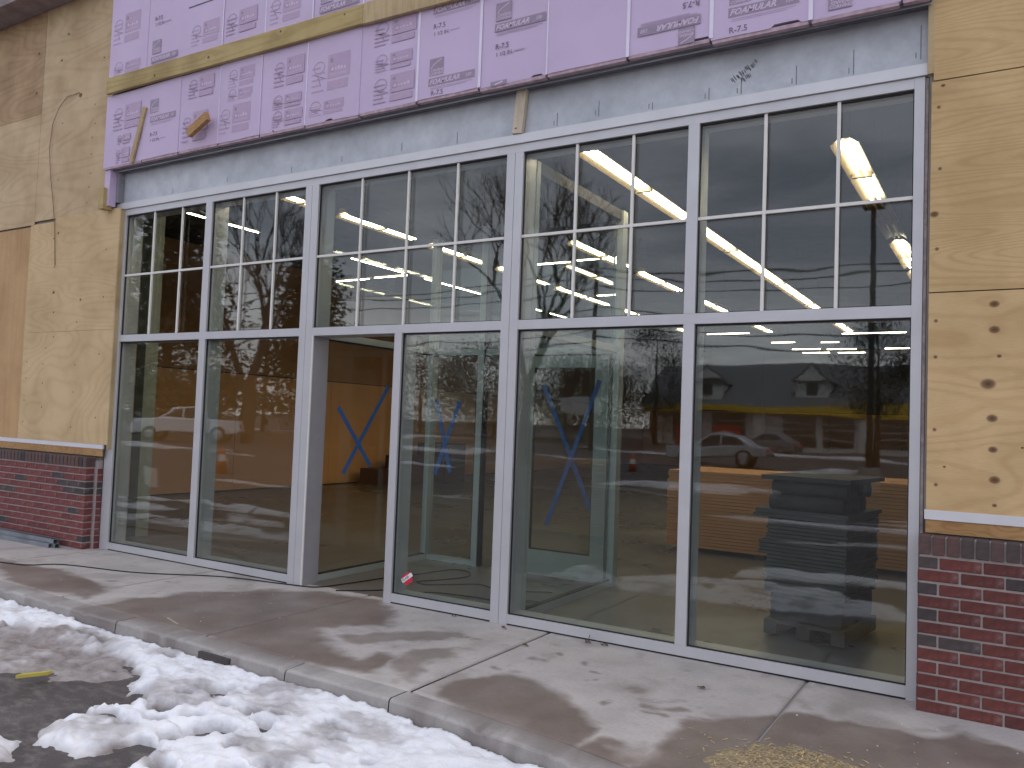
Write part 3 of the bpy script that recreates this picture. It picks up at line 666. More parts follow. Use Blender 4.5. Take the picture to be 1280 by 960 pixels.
def bar(x, z, wd=.43, h=.062, up=False, flip=False, cut=None):
    p = board_at(x, up)
    MB().box(x, x+wd, YP-.0002, YP, z, z+h).build('print', PR1, p)
    if flip: t = text_obj('FOAMULAR', h*.86, PRW, (x+wd-.008, YP-.0004, z+h-.014), p, (R(90), R(180), 0), .35, .0014, 'print', sx=1.02); text_obj('150', h*.55, PRW, (x+.075, YP-.0004, z+h-.02), p, (R(90), R(180), 0), .35, .0006, 'print')
    else: text_obj('FOAMULAR', h*.86, PRW, (x+.008, YP-.0004, z+.014), p, italic=.35, bold=.0014, sx=1.02); text_obj('150', h*.55, PRW, (x+wd-.085, YP-.0004, z+.02), p, italic=.35, bold=.0006)
    for q in range(2):
        zz = z-.016-.011*q if not flip else z+h+.008+.011*q
        MB().box(x+.02, x+wd-.02-.05*q, YP-.0002, YP, zz, zz+.004).build('print', PR2, p)
def rval(x, z, p=None, up=False, flip=False, full_=True):
    p = board_at(x, up)
    text_obj('R-7.5', .055, PR3, (x, YP-.0004, z), p, (R(90), 0, 0), 0, .0004)
    if full_:
        text_obj('1 1/2 IN.', .042, PR3, (x+.005, YP-.0004, z-.055), p, (R(90), 0, 0), 0, .0002)
        MB().box(x+.16, x+.25, YP-.0002, YP, z-.045, z-.035).build('print', PR2, p)
def logo(x, z, s=.135, up=False, flip=False, hcut=None):
    p = board_at(x, up); zt = z+(hcut or s)
    MB().box(x, x+s, YP-.0002, YP, z, zt).build('print', PR1, p)
    if hcut: 
        MB().obox((x+s*.5, YP-.0005, z+hcut*.5), (s*.25, 0, hcut*.25), (0, .0002, 0), (-.003, 0, .005)).build('print', PRW, p); return
    sw = MB(); pts = []
    for k in range(9):
        t = k/8; X_ = .12+.72*t; Z_ = .42+.48*t**.55
        if flip: X_, Z_ = 1-X_, 1-Z_
        pts.append((x+X_*s, z+Z_*s))
    for (ax1, az1), (bx1, bz1) in zip(pts[:-1], pts[1:]): sw.beam((ax1, YP-.0005, az1), (bx1, YP-.0005, bz1), .0004, .006)
    sw.build('print', PRW, p)
    if flip:
        text_obj('OWENS', s*.24, PRW, (x+s*.93, YP-.0004, z+s*.62), p, (R(90), R(180), 0), 0, .0004); text_obj('CORNING', s*.21, PRW, (x+s*.95, YP-.0004, z+s*.82), p, (R(90), R(180), 0), 0, .0004)
    else:
        text_obj('OWENS', s*.24, PRW, (x+s*.12, YP-.0004, z+s*.22), p, (R(90), 0, 0), 0, .0004); text_obj('CORNING', s*.21, PRW, (x+s*.05, YP-.0004, z+s*.04), p, (R(90), 0, 0), 0, .0004)
bar(-4.19, 4.29, .40); logo(-4.20, 4.385); rval(-4.18, 4.15)
bar(-.725, 4.02); logo(-.72, 4.10); rval(-.70, 3.945, full_=False)
bar(-.705, 4.585); rval(-.70, 4.47)
bar(-.13, 4.32); logo(-.125, 4.40); rval(-.12, 4.19); logo(-.15, 3.915, .14, hcut=.035)
bar(1.006, 4.04, flip=True); logo(1.29, 3.925, flip=True, s=.11)
text_obj('R-7.5', .055, PR3, (1.43, YP-.0004, 4.20), board_at(1.2, False), (R(90), R(180), 0), 0, .0004)
bar(1.615, 4.03); logo(1.62, 4.11); rval(1.62, 3.93, full_=False); logo(2.21, 3.94, .13); bar(2.2, 4.09, .40)
bar(-4.23, 4.90, .41, up=True); logo(-4.22, 4.99, up=True); rval(-4.2, 5.33, up=True)
bar(-4.2, 5.6, .41, up=True); bar(-1.93, 4.875, .45, up=True); logo(-1.92, 4.955, up=True)
brs = random.Random(21)
def safety(x, z, wd, h, up=False):
    p = board_at((x+wd/2), up); fa = MB(); dk = MB(); wh = MB()
    c = wd*.42
    fa.box(x+c, x+wd, YP-.0002, YP, z+h*.35, z+h).box(x+c, x+wd*.96, YP-.0002, YP, z+h*.04, z+h*.28)
    for k in range(5): fa.box(x, x+c*.85*brs.uniform(.6, 1), YP-.0002, YP, z+h*(.05+.16*k), z+h*(.05+.16*k)+h*.05)
    # pictogram rings and a pointing figure
    for (cx_, cz_, rr_) in ((x+c*.45, z+h*.72, c*.34), (x+c+wd*.12, z+h*.60, wd*.07)):
        for q in range(14):
            a0 = q/14*6.283; a1 = (q+1)/14*6.283
            dk.beam((cx_+rr_*math.cos(a0), YP-.0005, cz_+rr_*.8*math.sin(a0)), (cx_+rr_*math.cos(a1), YP-.0005, cz_+rr_*.8*math.sin(a1)), .0004, .004)
    dk.beam((x+c*.1, YP-.0005, z+h*.55), (x+c*.9, YP-.0005, z+h*.38), .0004, .006); dk.beam((x+c*.35, YP-.0005, z+h*.5), (x+c*.6, YP-.0005, z+h*.2), .0004, .006)
    for q in range(5): wh.box(x+c+wd*.08*q+wd*.1, x+c+wd*.08*q+wd*.15, YP-.0006, YP-.0003, z+h*.55, z+h*.55+h*brs.uniform(.05, .12))
    for q in range(3): wh.box(x+c+wd*.05, x+wd*.93, YP-.0006, YP-.0003, z+h*(.42+.02*q), z+h*(.426+.02*q))
    dk.box(x+c+wd*.06, x+c+wd*.13, YP-.0006, YP-.0003, z+h*.78, z+h*.9)
    fa.build('print', PR2, p); dk.build('print', PR1, p); wh.build('print', PRW, p)
for (x0, z0, x1, z1) in ((-3.681,3.999,-3.322,4.289),(-4.73,3.944,-4.50,4.10),(-4.805,4.288,-4.35,4.545),(-3.142,3.995,-2.733,4.263),(-3.62,4.42,-3.25,4.62),(-3.05,4.42,-2.7,4.6),(-2.45,3.96,-2.08,4.10),(-3.05,4.30,-2.72,4.40),(-4.72,4.14,-4.5,4.24),(-2.0,3.98,-1.6,4.10),(-1.28,4.23,-.9,4.37),(-2.45,4.12,-2.1,4.24),(-2.45,4.316,-2.08,4.569),(-1.98,4.173,-1.55,4.489),(-1.297,4.442,-.869,4.65),(-1.286,3.965,-.869,4.188)):
    safety(x0, z0, x1-x0, z1-z0)
for (x0, z0, x1, z1) in ((-4.885,5.2,-4.441,5.512),(-3.62,4.93,-3.22,5.15),(-3.125,4.93,-2.709,5.15),(-2.541,4.90,-2.157,5.15),(-4.85,4.88,-4.4,5.0)): safety(x0, z0, x1-x0, z1-z0, True)
MB().box(-3.68, -3.29, -.1465, -.1445, 5.335, 5.345).build('score_line', DARK, ub[2])

def plank(name, p, q, wd, th, y, m, lab, cat='board', **k):
    mb = MB(); P_, Q_ = Vector((p[0], y, p[1])), Vector((q[0], y, q[1])); d = (Q_-P_)/2; n = Vector((-d.z, 0, d.x)).normalized()*wd/2
    return mb.obox((P_+Q_)/2, d, (0, th/2, 0), n).build(name, m, lab=lab, cat=cat, bevel=.003, **k)
plank('strapping_board', (-4.90, 4.776), (-1.40, 4.742), .165, .038, -.166, LUMB, 'yellow lumber strap nailed across the foam, long left piece with knots')
plank('strapping_board', (-1.396, 4.74), (2.75, 4.665), .175, .038, -.168, LUMB2, 'paler lumber strap continuing to the right across the foam')
plank('wood_lath', (-4.262, 4.46), (-4.44, 3.925), .055, .022, -.157, LUMB2, 'thin leaning lath nailed upright on the left foam board')
blk = plank('wood_block', (-3.475, 4.05), (-3.215, 4.175), .085, .045, -.22, LUMB3, 'short orange lumber offcut sticking out of the foam', 'wood block')
MB().box(-4.965, -4.875, -.16, -.06, 3.50, 3.72).build('wood_block', LUMB, lab='small yellow wood block under the left end of the foam', cat='wood block', bevel=.002)
MB().box(-4.93, -4.84, -.12, -.045, 3.535, 3.94).build('foam_strip', FOAM, lab='narrow pink foam strip in the corner left of the lintel', cat='insulation')
MB().box(-4.838+.0, -4.80, -.045, .02, 3.585, 3.955).build('corner_stud', simple('grey_primer', (.26, .26, .29), .7, .15), lab='grey painted corner post between foam strip and lintel', cat='post')
plank('wood_stud', (.018, 3.582), (.052, 3.955), .085, .04, -.005, LUMB4, 'weathered pale stud standing on the frame in front of the lintel', 'stud')
plank('wood_stud', (2.748, 3.50), (2.748, 3.96), .035, .05, -.02, LUMB2, 'narrow stud at the right end of the lintel', 'stud')

# eave at the top left corner
MB().box(-9.2, -5.2, -.36, -.048, 5.98, 6.3).build('eave', simple('eave_board', (.24, .19, .19), .8, .3, 5), lab='brown eave overhanging the plywood at top left', cat='eave')
# hanging wire on the left wall
MB().tube([(-5.60, -.055, 4.885), (-5.83, -.060, 4.876), (-5.975, -.062, 4.774), (-6.083, -.060, 4.609), (-6.117, -.062, 4.34), (-6.064, -.060, 4.014), (-5.986, -.060, 3.733), (-5.924, -.058, 3.457), (-5.894, -.056, 3.186), (-5.872, -.054, 2.988)], .004, 6).build('hanging_wire', simple('rusty_wire', (.22, .15, .10), .7), smooth=True, lab='thin brown wire looping down the left plywood', cat='wire')

# ================================================================== VESTIBULE
vs = empty('vestibule', (-1, 1, 0), 'glass entry vestibule behind the doorway with greenish aluminium posts', 'vestibule')
X0, X1, YB, VH = -2.02, .045, 1.85, 3.44
def vpost(x0, x1, y0, y1, z0=0, z1=VH, name='post', m=INALU): return MB().box(x0, x1, y0, y1, z0, z1).build(name, m, vs, bevel=.001)
vpost(X0-.06, X0, YB-.06, YB+.04); vpost(X1-.01, X1+.05, YB-.06, YB+.04)
vpost(X0-.06, X0, .203, .25); vpost(X1-.03, X1+.03, .203, .26)
for y0, y1, x in ((.25, YB-.06, X0-.03), (.26, YB-.06, X1)):
    MB().box(x-.03, x+.03, y0, y1, .0, .055).build('sill', INALU, vs); MB().box(x-.02, x+.02, y0, y1, .056, .066).build('gasket', GASK, vs)
    MB().box(x-.028, x+.028, y0, y1, 2.13, 2.19).build('rail', INALU, vs); MB().box(x-.02, x+.02, y0, y1, 2.115, 2.129).build('gasket', GASK, vs)
    MB().box(x-.03, x+.03, y0, y1, VH-.09, VH).build('header', HDR, vs)
    MB().box(x-.006, x+.006, y0, y1, .06, 2.13).build('glass_pane', GLASS2, vs); MB().box(x-.006, x+.006, y0, y1, 2.19, VH-.09).build('glass_pane', GLASS2, vs)
# back wall
vpost(-1.46, -1.39, YB-.05, YB+.03); MB().box(-1.385, -1.372, YB-.05, YB+.03, 0, VH).build('gasket', GASK, vs)
vpost(-.965, -.91, YB-.05, YB+.03)
vpost(.01, .028, YB-.065, YB-.06, 0, VH, 'gasket', GASK)
MB().box(X0, -1.46, YB-.03, YB+.03, .0, .05).build('sill', INALU, vs)
MB().box(X0, X1-.01, YB-.035, YB+.03, 2.12, 2.18).build('rail', INALU, vs); MB().box(X0, X1-.01, YB-.03, YB+.03, VH-.08, VH-.001).build('header', HDR, vs)
MB().box(X0, -1.46, YB-.03, YB-.02, 2.105, 2.119).build('gasket', GASK, vs)
MB().box(-1.475, -1.461, YB-.04, YB+.02, .05, 2.12).build('gasket', GASK, vs)
MB().box(X0, -1.475, YB-.006, YB+.006, .05, 2.12).build('glass_pane', GLASS2, vs); MB().box(-1.372, -.965, YB-.006, YB+.006, .02, 2.12).build('glass_pane', GLASS2, vs)
MB().box(X0, X1-.01, YB-.006, YB+.006, 2.18, VH-.08).build('glass_pane', GLASS2, vs)
# door leaf
dr = empty('door', (-.45, YB, 0), 'glazed aluminium vestibule door with a wide bottom rail and taped cross', 'door')
D = lambda n, x0, x1, z0, z1, y0=YB-.045, y1=YB, m=INALU: MB().box(x0, x1, y0, y1, z0, z1).build(n, m, dr, bevel=.001)
D('stile', -.905, -.80, .01, 2.10); D('stile', -.15, -.01, .01, 2.10); D('bottom_rail', -.80, -.15, .01, .245); D('top_rail', -.80, -.15, 1.99, 2.10)
MB().box(-.80, -.15, YB-.028, YB-.018, .245, 1.99).build('glass_pane', GLASS2, dr)
g_ = MB(); e = .012; g_.box(-.80, -.80+e, YB-.035, YB-.01, .245, 1.99).box(-.15-e, -.15, YB-.035, YB-.01, .245, 1.99).box(-.79, -.16, YB-.035, YB-.01, .245, .245+e); g_.build('gasket', GASK, dr)
MB().tube([(-.865, YB-.047, .72), (-.865, YB-.10, .74), (-.865, YB-.10, 1.0), (-.865, YB-.047, 1.02)], .012, 8).build('handle', simple('steel_pull', (.55, .55, .55), .3, .05, 8, .8), dr, smooth=True)
def tape_cross(lab, strips, wdt=.05):
    pts = [Vector(p) for s_ in strips for p in s_]; c = sum(pts, Vector())/len(pts)
    t = empty('tape_cross', c, lab, 'tape', 'blue tape crosses on the vestibule glass')
    for k, (p, q) in enumerate(strips):
        p, q = Vector(p), Vector(q); d = q-p; nrm = Vector((1, 0, 0)) if abs(d.x) < .01 else Vector((0, -1, 0))
        sdv = d.cross(nrm).normalized(); off = nrm*(.0005*k)
        MB().obox((p+q)/2+off, d/2, sdv*wdt/2, nrm*.0003).build('tape_strip', TAPE, t)
xl = X0-.03+.0075
tape_cross('blue tape cross on the side glass seen through the open doorway', [((xl, .43, 1.53), (xl, .90, .99)), ((xl, 1.12, 1.76), (xl, .53, .925))], .045)
tape_cross('small blurred blue tape cross on the narrow panel left of the vestibule door', [((-1.99, YB-.0075, 1.66), (-1.78, YB-.0075, .91)), ((-1.69, YB-.0075, 1.645), (-1.975, YB-.0075, .88))], .05)
tape_cross('large blue tape cross on the glazed vestibule door', [((-.70, YB-.0295, 1.83), (-.16, YB-.0295, .66)), ((-.10, YB-.0475, 1.87), (-.615, YB-.0475, .485))], .045)
# cord
cord = [(-9, -1.0), (-6, -1.08), (-4.565, -1.0), (-4.224, -.731), (-3.437, -.536), (-2.77, -.177), (-2.2, -.05), (-1.95, .0), (-1.818, .072), (-1.735, .375), (-1.669, .725), (-1.55, 1.1), (-1.516, 1.3), (-1.45, 1.5), (-1.277, 1.5), (-1.15, 1.3), (-1.24, 1.0), (-1.35, .8), (-1.2, .75), (-1.0, .95), (-.857, 1.067), (-.6, 1.0), (-.2, 1.2)]
def smooth_path(p, k=6):
    out = []
    for i in range(len(p)-1):
        a, b, c, d = p[max(i-1, 0)], p[i], p[i+1], p[min(i+2, len(p)-1)]
        for j in range(k):
            t = j/k; out.append(tuple(.5*((2*b[q])+(-a[q]+c[q])*t+(2*a[q]-5*b[q]+4*c[q]-d[q])*t*t+(-a[q]+3*b[q]-3*c[q]+d[q])*t**3) for q in (0, 1)))
    return out+[p[-1]]
MB().tube([(x, y, .0062) for x, y in smooth_path(cord)], .005, 6).build('extension_cord', BLACKR, smooth=True, lab='thin dark cord running along the sidewalk and through the open doorway', cat='cord')
MB().tube([(x, y, .0065) for x, y in smooth_path([(-1.62, .05), (-1.45, .2), (-1.3, .35), (-1.1, .42), (-.9, .55), (-.5, .6), (.0, .55)])], .005, 6).build('extension_cord', BLACKR, smooth=True, lab='second dark cord lying across the vestibule floor', cat='cord')

# ================================================================== INTERIOR THINGS
TUBE = emis('fluorescent_tube', (1.0, .82, .56), 12.5)
TUBE2 = emis('single_tube', (1.0, .84, .60), 22.0)
REFL = simple('reflector_white', (.27, .205, .115), .4, .05)
def fixture_mesh(L, lit):
    h = MB(); hw, ht = .052, .05
    prof_ = [(-.105, -.01), (-.045, .035), (-.045, .08), (.045, .08), (.045, .035), (.105, -.01), (.102, -.017), (.04, .026), (-.04, .026), (-.102, -.017)]
    n = len(prof_); vs_ = [(p[0], 0, p[1]) for p in prof_]+[(p[0], L, p[1]) for p in prof_]
    fs = [((i+1) % n, i, n+i, n+(i+1) % n) for i in range(n)]+[(0, 1, 8, 9), (1, 2, 7, 8), (2, 3, 6, 7), (3, 4, 5, 6)]+[(n+9, n+8, n+1, n), (n+8, n+7, n+2, n+1), (n+7, n+6, n+3, n+2), (n+6, n+5, n+4, n+3)]
    h.add(vs_, fs); return h.mesh('reflector', REFL)
_mc = {}
def fixture(x, y, L, axis, lab, z=3.6, lit=True, thin=False):
    key = (round(L, 2), lit, thin)
    if key not in _mc:
        tubes = []
        for dx in ((-.030, .030) if not thin else (0,)):
            tubes.append(MB().tube([(dx, .03, .002), (dx, L-.03, .002)], .013 if not thin else .0065, 8).mesh('tube', (TUBE2 if thin else TUBE) if lit else REFL, True))
        hm = fixture_mesh(L, lit) if not thin else MB().box(-.02, .02, 0, L, .012, .04).mesh('housing', REFL)
        hk = MB().tube([(0, .2, .08), (0, .2, .76)], .003, 4).tube([(0, L-.2, .08), (0, L-.2, .76)], .003, 4).mesh('hanger', DARK)
        cl_ = MB().box(-.075, .075, L/2-.02, L/2+.02, -.024, .03).mesh('lamp_holder', REFL)
        _mc[key] = (hm, tubes, hk, cl_)
    hm, tubes, hk, cl_ = _mc[key]
    r_ = empty('strip_light', (x, y, z), lab, 'ceiling light', 'fluorescent strip lights hanging inside the shop', rz=0 if axis == 'y' else R(-90))
    for nm, me in [('reflector' if not thin else 'housing', hm)]+[('tube', t) for t in tubes]+[('hanger', hk)]+([] if thin else [('lamp_holder', cl_)]):
        o = bpy.data.objects.new(nm, me); COL.objects.link(o); o.parent = r_
    return r_
ORD = ['nearest the glass', 'second', 'third', 'fourth', 'fifth', 'sixth', 'seventh', 'eighth']
rows = [('rightmost row, behind the right upper window', 2.09, [(1.20, 1.75, 1), (3.0, 1.55, 0), (4.75, 1.6, 1), (6.6, 2.4, 1), (9.2, 2.4, 1)]),
        ('row crossing from the fourth window into the fifth', .30, [(.55, 2.42, 1), (3.30, 2.42, 1), (5.75, 2.42, 1), (8.2, 1.7, 1), (11.4, 1.8, 1)]),
        ('row low in the fourth upper window', -1.27, [(3.45, 1.6, 1), (5.55, 1.6, 1), (8.0, 1.6, 1), (11.6, 1.3, 1)]),
        ('row through the wide third upper window', -2.98, [(.35, .85, 1), (1.36, 1.26, 1), (2.95, 1.3, 1), (4.55, 1.4, 1), (6.3, 1.9, 1), (8.9, 1.0, 1), (11.9, .9, 1)]),
        ('leftmost row, behind the two left upper windows', -4.55, [(.57, .40, 1), (1.13, .5, 1), (3.2, 1.25, 1), (4.85, 1.8, 1), (7.4, 1.2, 1), (8.9, 1.2, 1)])]
for rn, x, items in rows:
    for k, (y, L, lit) in enumerate(items):
        fixture(x, y, L, 'y', f'{"unlit " if not lit else ""}strip light {"number "+ORD[k] if 0 else ORD[k]} in the {rn}', lit=bool(lit), thin=rn.startswith('leftmost'))
thin = [(-6.14, 4.6, .75), (-5.3, 4.55, .7), (-2.42, 4.5, .6), (-1.75, 4.45, .68), (-2.75, 7.2, .5), (-2.735, 13.0, 1.0), (.06, 13.5, 1.3), (-1.8, 15.07, .6), (-.68, 15.2, .45), (-1.69, 16.8, .75), (-.85, 16.9, .75), (-1.63, 17.8, .74), (-.75, 17.9, .72), (.5, 16.9, .9)]
tl = ['thin crosswise tube, far left of the pair behind the third upper window', 'thin crosswise tube, right one of the pair behind the third upper window', 'thin crosswise tube crossing the left half of the fourth upper window', 'thin crosswise tube just beside the low row in the fourth upper window', 'short thin crosswise tube above the low row light in the fourth window',
      'thin crosswise tube at the top left of the lower right window', 'long thin crosswise tube at the top right of the lower right window', 'thin crosswise tube second down in the lower right window, left', 'thin crosswise tube second down in the lower right window, centre', 'thin crosswise tube third down in the lower right window, left', 'thin crosswise tube third down in the lower right window, centre', 'lowest thin crosswise tube in the lower right window, left', 'lowest thin crosswise tube in the lower right window, right', 'thin crosswise tube third down in the lower right window, far right']
for (x, y, L), lb in zip(thin, tl): fixture(x, y, L, 'x', lb, thin=True)

# pallet stack
ps = empty('sheet_stack', (2.0, 1.2, 0), 'dark stack of thin panels on a pallet inside the lower right window', 'stack', rz=R(-8))
SHG = simple('panel_grey', (.06, .064, .058), .75, .15, 5); SHD = simple('panel_dark', (.028, .028, .03), .75, .3, 6); PALW = simple('pallet_wood', (.07, .06, .055), .85, .2)
A_, B_ = -.31, .25; C_, D_ = -.30, .44
for k in range(3): MB().box(A_+(B_-A_-.09)*k/2, A_+(B_-A_-.09)*k/2+.09, C_, D_, .02, .10).build('pallet_runner', PALW, ps, local=True)
for k in range(7): MB().box(A_, B_, C_+(D_-C_-.1)*k/6, C_+(D_-C_-.1)*k/6+.1, .10, .122).build('pallet_board', PALW, ps, local=True)
MB().box(A_+.03, B_-.02, C_+.02, D_-.02, .123, .315).build('lower_bundle', SHD, ps, local=True, bevel=.02)
prn = random.Random(4)
for k in range(20):
    z = .318+k*.0262; j = prn.uniform(-.010, .010); j2 = prn.uniform(-.008, .008); ex = .055 if 9 < k < 14 else 0
    MB().box(A_+j-ex, B_+j, C_+j2, D_+j2, z, z+.0225).build('panel', SHG, ps, local=True, bevel=.003)
MB().box(A_-.09, B_+.0, C_-.02, D_+.02, .846, .872).build('panel', SHG, ps, local=True); MB().box(A_-.07, B_+.02, C_-.03, D_+.03, .876, .905).build('panel', SHG, ps, local=True)
for k in range(4): MB().tube([(A_+.03, C_+.02+.16*k, .96), (B_-.03, C_+.02+.16*k, .96)], .055, 10).build('roll', SHD, ps, local=True, smooth=True)
for k in range(4): MB().tube([(A_+.04, C_+.04+.16*k, 1.06), (B_+.0, C_+.04+.16*k, 1.06)], .055, 10).build('roll', SHD, ps, local=True, smooth=True)
MB().box(A_-.03, B_+.03, C_-.03, D_+.06, 1.115, 1.145).build('cover_board', SHD, ps, local=True)
# lift of wood panels further in
lf = empty('wood_panel_lift', (2, 4.9, 0), 'long low stack of tan wood panels behind the dark stack', 'wood stack')
OR2 = simple('tan_panel', (.52, .25, .075), .7, .08, 2)
for k in range(24): 
    j = prn.uniform(-.012, .012); MB().box(-.35+j, 4.6+j, 4.35+prn.uniform(-.01, .01), 5.6, .06+k*.0375, .06+k*.0375+.033).build('panel', OR2, lf)
for k in range(6): MB().box(-.2+k*.9, -.1+k*.9, 4.36, 5.6, .0, .058).build('bearer', PALW, lf)
for i, (x, y, s_, h, lb) in enumerate([(-8.7, 8.3, .5, .35, 'brown box on the shop floor by the left wall, the lower one'), (-8.6, 9.0, .7, .62, 'tall brown box on the shop floor by the left wall'), (-8.5, 10.0, .8, .9, 'largest brown box by the left wall, deepest in the shop')]):
    b = MB().box(x, x+s_, y, y+s_, 0, h).build('cardboard_box', simple('cardboard', (.085, .035, .022), .8, .2), lab=lb, cat='box', bevel=.004)
    MB().box(x+.01, x+s_-.01, y+s_*.48, y+s_*.52, h+.001, h+.004).build('box_tape', PALW, b)

# ================================================================== SMALL THINGS OUTSIDE
for k, (x, y, z, L, a) in enumerate([(-7.4, -.36, 0, 2.2, .02), (-7.35, -.30, 0, 2.12, .0), (-7.5, -.25, .0, 2.36, -.015), (-7.45, -.31, .043, 2.28, .01), (-7.6, -.24, .043, 2.4, -.01)]):
    mb = MB(); wd, ht, t = .05, .042, .003
    mb.box(0, L, 0, t, 0, ht).box(0, L, wd-t, wd, 0, ht).box(0, L, t, wd-t, ht-t, ht).box(0, L, t, .012, 0, t).box(0, L, wd-.012, wd-t, 0, t)
    o = mb.build('metal_stud', simple('zinc', (.26, .29, .32), .42, .2, 6, .5), lab='galvanised metal stud lying by the left brick base, '+['front of the bottom layer', 'middle of the bottom layer', 'back of the bottom layer', 'front of the top layer', 'back of the top layer'][k], cat='metal stud', group='metal studs at the left brick base')
    o.location = (x, y, z+.001); o.rotation_euler = (0, 0, a)
yr = empty('folding_ruler', (-1.6, -2.43, G+.05), 'yellow folding ruler lying on the slush', 'ruler', rz=R(62))
YEL = simple('ruler_yellow', (.50, .41, .07), .55, .1)
for k in range(3): MB().box(-.08+.012*k, .08+.010*k, -.012+.0085*k, -.0045+.0085*k, -.008, .010).build('leg', YEL, yr, local=True)
MB().obox((-1.764, -1.395, .004), (.10, -.031, 0), (.001, .003, 0), (0, 0, .003)).build('twig', simple('pale_twig', (.5, .42, .34), .8), lab='pale splinter of wood on the wet sidewalk', cat='twig')
deb = []
LEAF = simple('dry_leaf', (.10, .065, .04), .8, .3)
lrn = random.Random(9)
for k, (x, y, lb) in enumerate([(1.675, -.517, 'curled dry leaf on the pale slab below the fourth mullion'), (.112, -.098, 'crumpled leaf scrap at the foot of the centre mullion'), (.46, -.393, 'leaf scrap lying on the slab joint'), (-.372, -.03, 'leaf scrap against the sill beside the doorway'), (.744, -.055, 'largest dry leaf with stalk against the sill of the fourth pane'), (.86, -.05, 'small leaf beside the stalked leaf against the sill')]):
    mb = MB(); n = 7
    s_ = .03 if k != 4 else .035
    vs_ = [(x, y, .012)]
    for q in range(n):
        a = q/n*6.283; rr_ = s_*lrn.uniform(.5, 1.1); vs_.append((x+rr_*math.cos(a), y+rr_*.6*math.sin(a), .004+lrn.uniform(0, .016)))
    vs2 = [(a[0], a[1], a[2]-.0015) for a in vs_]
    mb.add(vs_+vs2, [(0, 1+q, 1+(q+1) % n) for q in range(n)]+[(n+1, n+2+(q+1) % n, n+2+q) for q in range(n)]+[(1+q, n+2+q, n+2+(q+1) % n, 1+(q+1) % n) for q in range(n)])
    if k == 4: mb.tube([(x, y, .01), (x+.012, y+.004, .055)], .0025, 5)
    mb.build('leaf', LEAF, lab=lb, cat='leaf')
# straw
sm = MB(); srn = random.Random(13)
for k in range(1500):
    a = srn.uniform(0, 6.283); rr_ = abs(srn.gauss(0, .5)); x = 2.42+.42*rr_*math.cos(a); y = -1.42+.36*rr_*math.sin(a)
    if y < -1.95 or y > -.98: continue
    hgt = .045*max(0, 1-rr_)*srn.random(); L_ = srn.uniform(.008, .03); b = srn.uniform(0, 6.283); d = Vector((math.cos(b)*L_, math.sin(b)*L_, srn.uniform(-.3, .3)*L_)); s_ = Vector((-math.sin(b), math.cos(b), 0))*srn.uniform(.0012, .003)
    sm.obox((x, y, .004+hgt), d/2, s_, (0, 0, .0008))
sm.build('straw', simple('straw_chips', (.50, .38, .20), .8, .5, 60), lab='scattered yellow straw and wood chips on the wet slab', kind='stuff')
X, Y = np.meshgrid(np.arange(1.9, 3.0, .015), np.arange(-1.95, -.9, .015)); q = np.hypot((X-2.42)/.42, (Y+1.42)/.36)+.5*(fbm(X*9, Y*9, 4, 91)-.5)
T = .035*(1-q/.95)
grid_object('straw_mound', X, Y, T, simple('straw_mound', (.30, .235, .14), .95, .6, 60, 0, .8, 90, .01), mask=T > -.004); bpy.data.objects['straw_mound']['kind'] = 'stuff'; bpy.data.objects['straw_mound']['label'] = 'low heap of straw under the loose chips'
# grit, ice crumbs
gm = MB()
for k in range(230):
    x = srn.uniform(-5, 3.4); y = srn.uniform(-1.5, -.02)
    if x > 1.4 and y < -.5 and srn.random() < .6: pass
    elif srn.random() < .6: continue
    s_ = srn.uniform(.001, .0038); gm.obox((x, y, s_*.6), (s_, s_*.3, 0), (-s_*.2, s_*.8, 0), (0, 0, s_*.6))
gm.build('grit', simple('pale_grit', (.55, .5, .46), .9, .4, 40), lab='crumbs of grit and ice on the sidewalk', kind='stuff')

# ================================================================== ACROSS THE LOT (seen in the glass)
BARK = simple('bark', (.075, .055, .045), .9, .3, 6)
def bare_tree(loc, h, seed, lab, forks=2, lean=0, depth=6, spread=.55, r0=.2):
    rn = random.Random(seed); t = empty('bare_tree', loc, lab, 'tree'); tr = MB(); cr_ = MB(); L0 = Vector((0, 0, 0))
    def grow(p, d, L_, r_, k, mb):
        q = p+d*L_; m_ = p+d*L_*.5+Vector((rn.uniform(-1, 1), rn.uniform(-1, 1), 0))*L_*.05
        mb.tube([p, m_, q], [r_, r_*.85, r_*.7], 7 if k < 2 else (5 if k < 4 else 3), cap=False)
        if k >= depth: return
        nb = rn.choice((2, 3, 3)) if k > 0 else forks
        for i in range(nb):
            ax = Vector((rn.uniform(-1, 1), rn.uniform(-1, 1), rn.uniform(-.2, .5))).normalized()
            nd = (d+ax*spread*(1+.12*k)).normalized(); nd.z += .08; nd.normalize()
            grow(q, nd, L_*rn.uniform(.66, .86), r_*rn.uniform(.5, .72), k+1, cr_ if k >= 1 else mb)
    grow(L0-Vector((0, 0, .2)), Vector((lean, 0, 1)).normalized(), h*.24, r0, 0, tr)
    tr.build('trunk', BARK, t, local=True, smooth=True); cr_.build('crown', BARK, t, local=True); return t
LEAFG = simple('evergreen', (.035, .045, .025), .8, .5, 3)
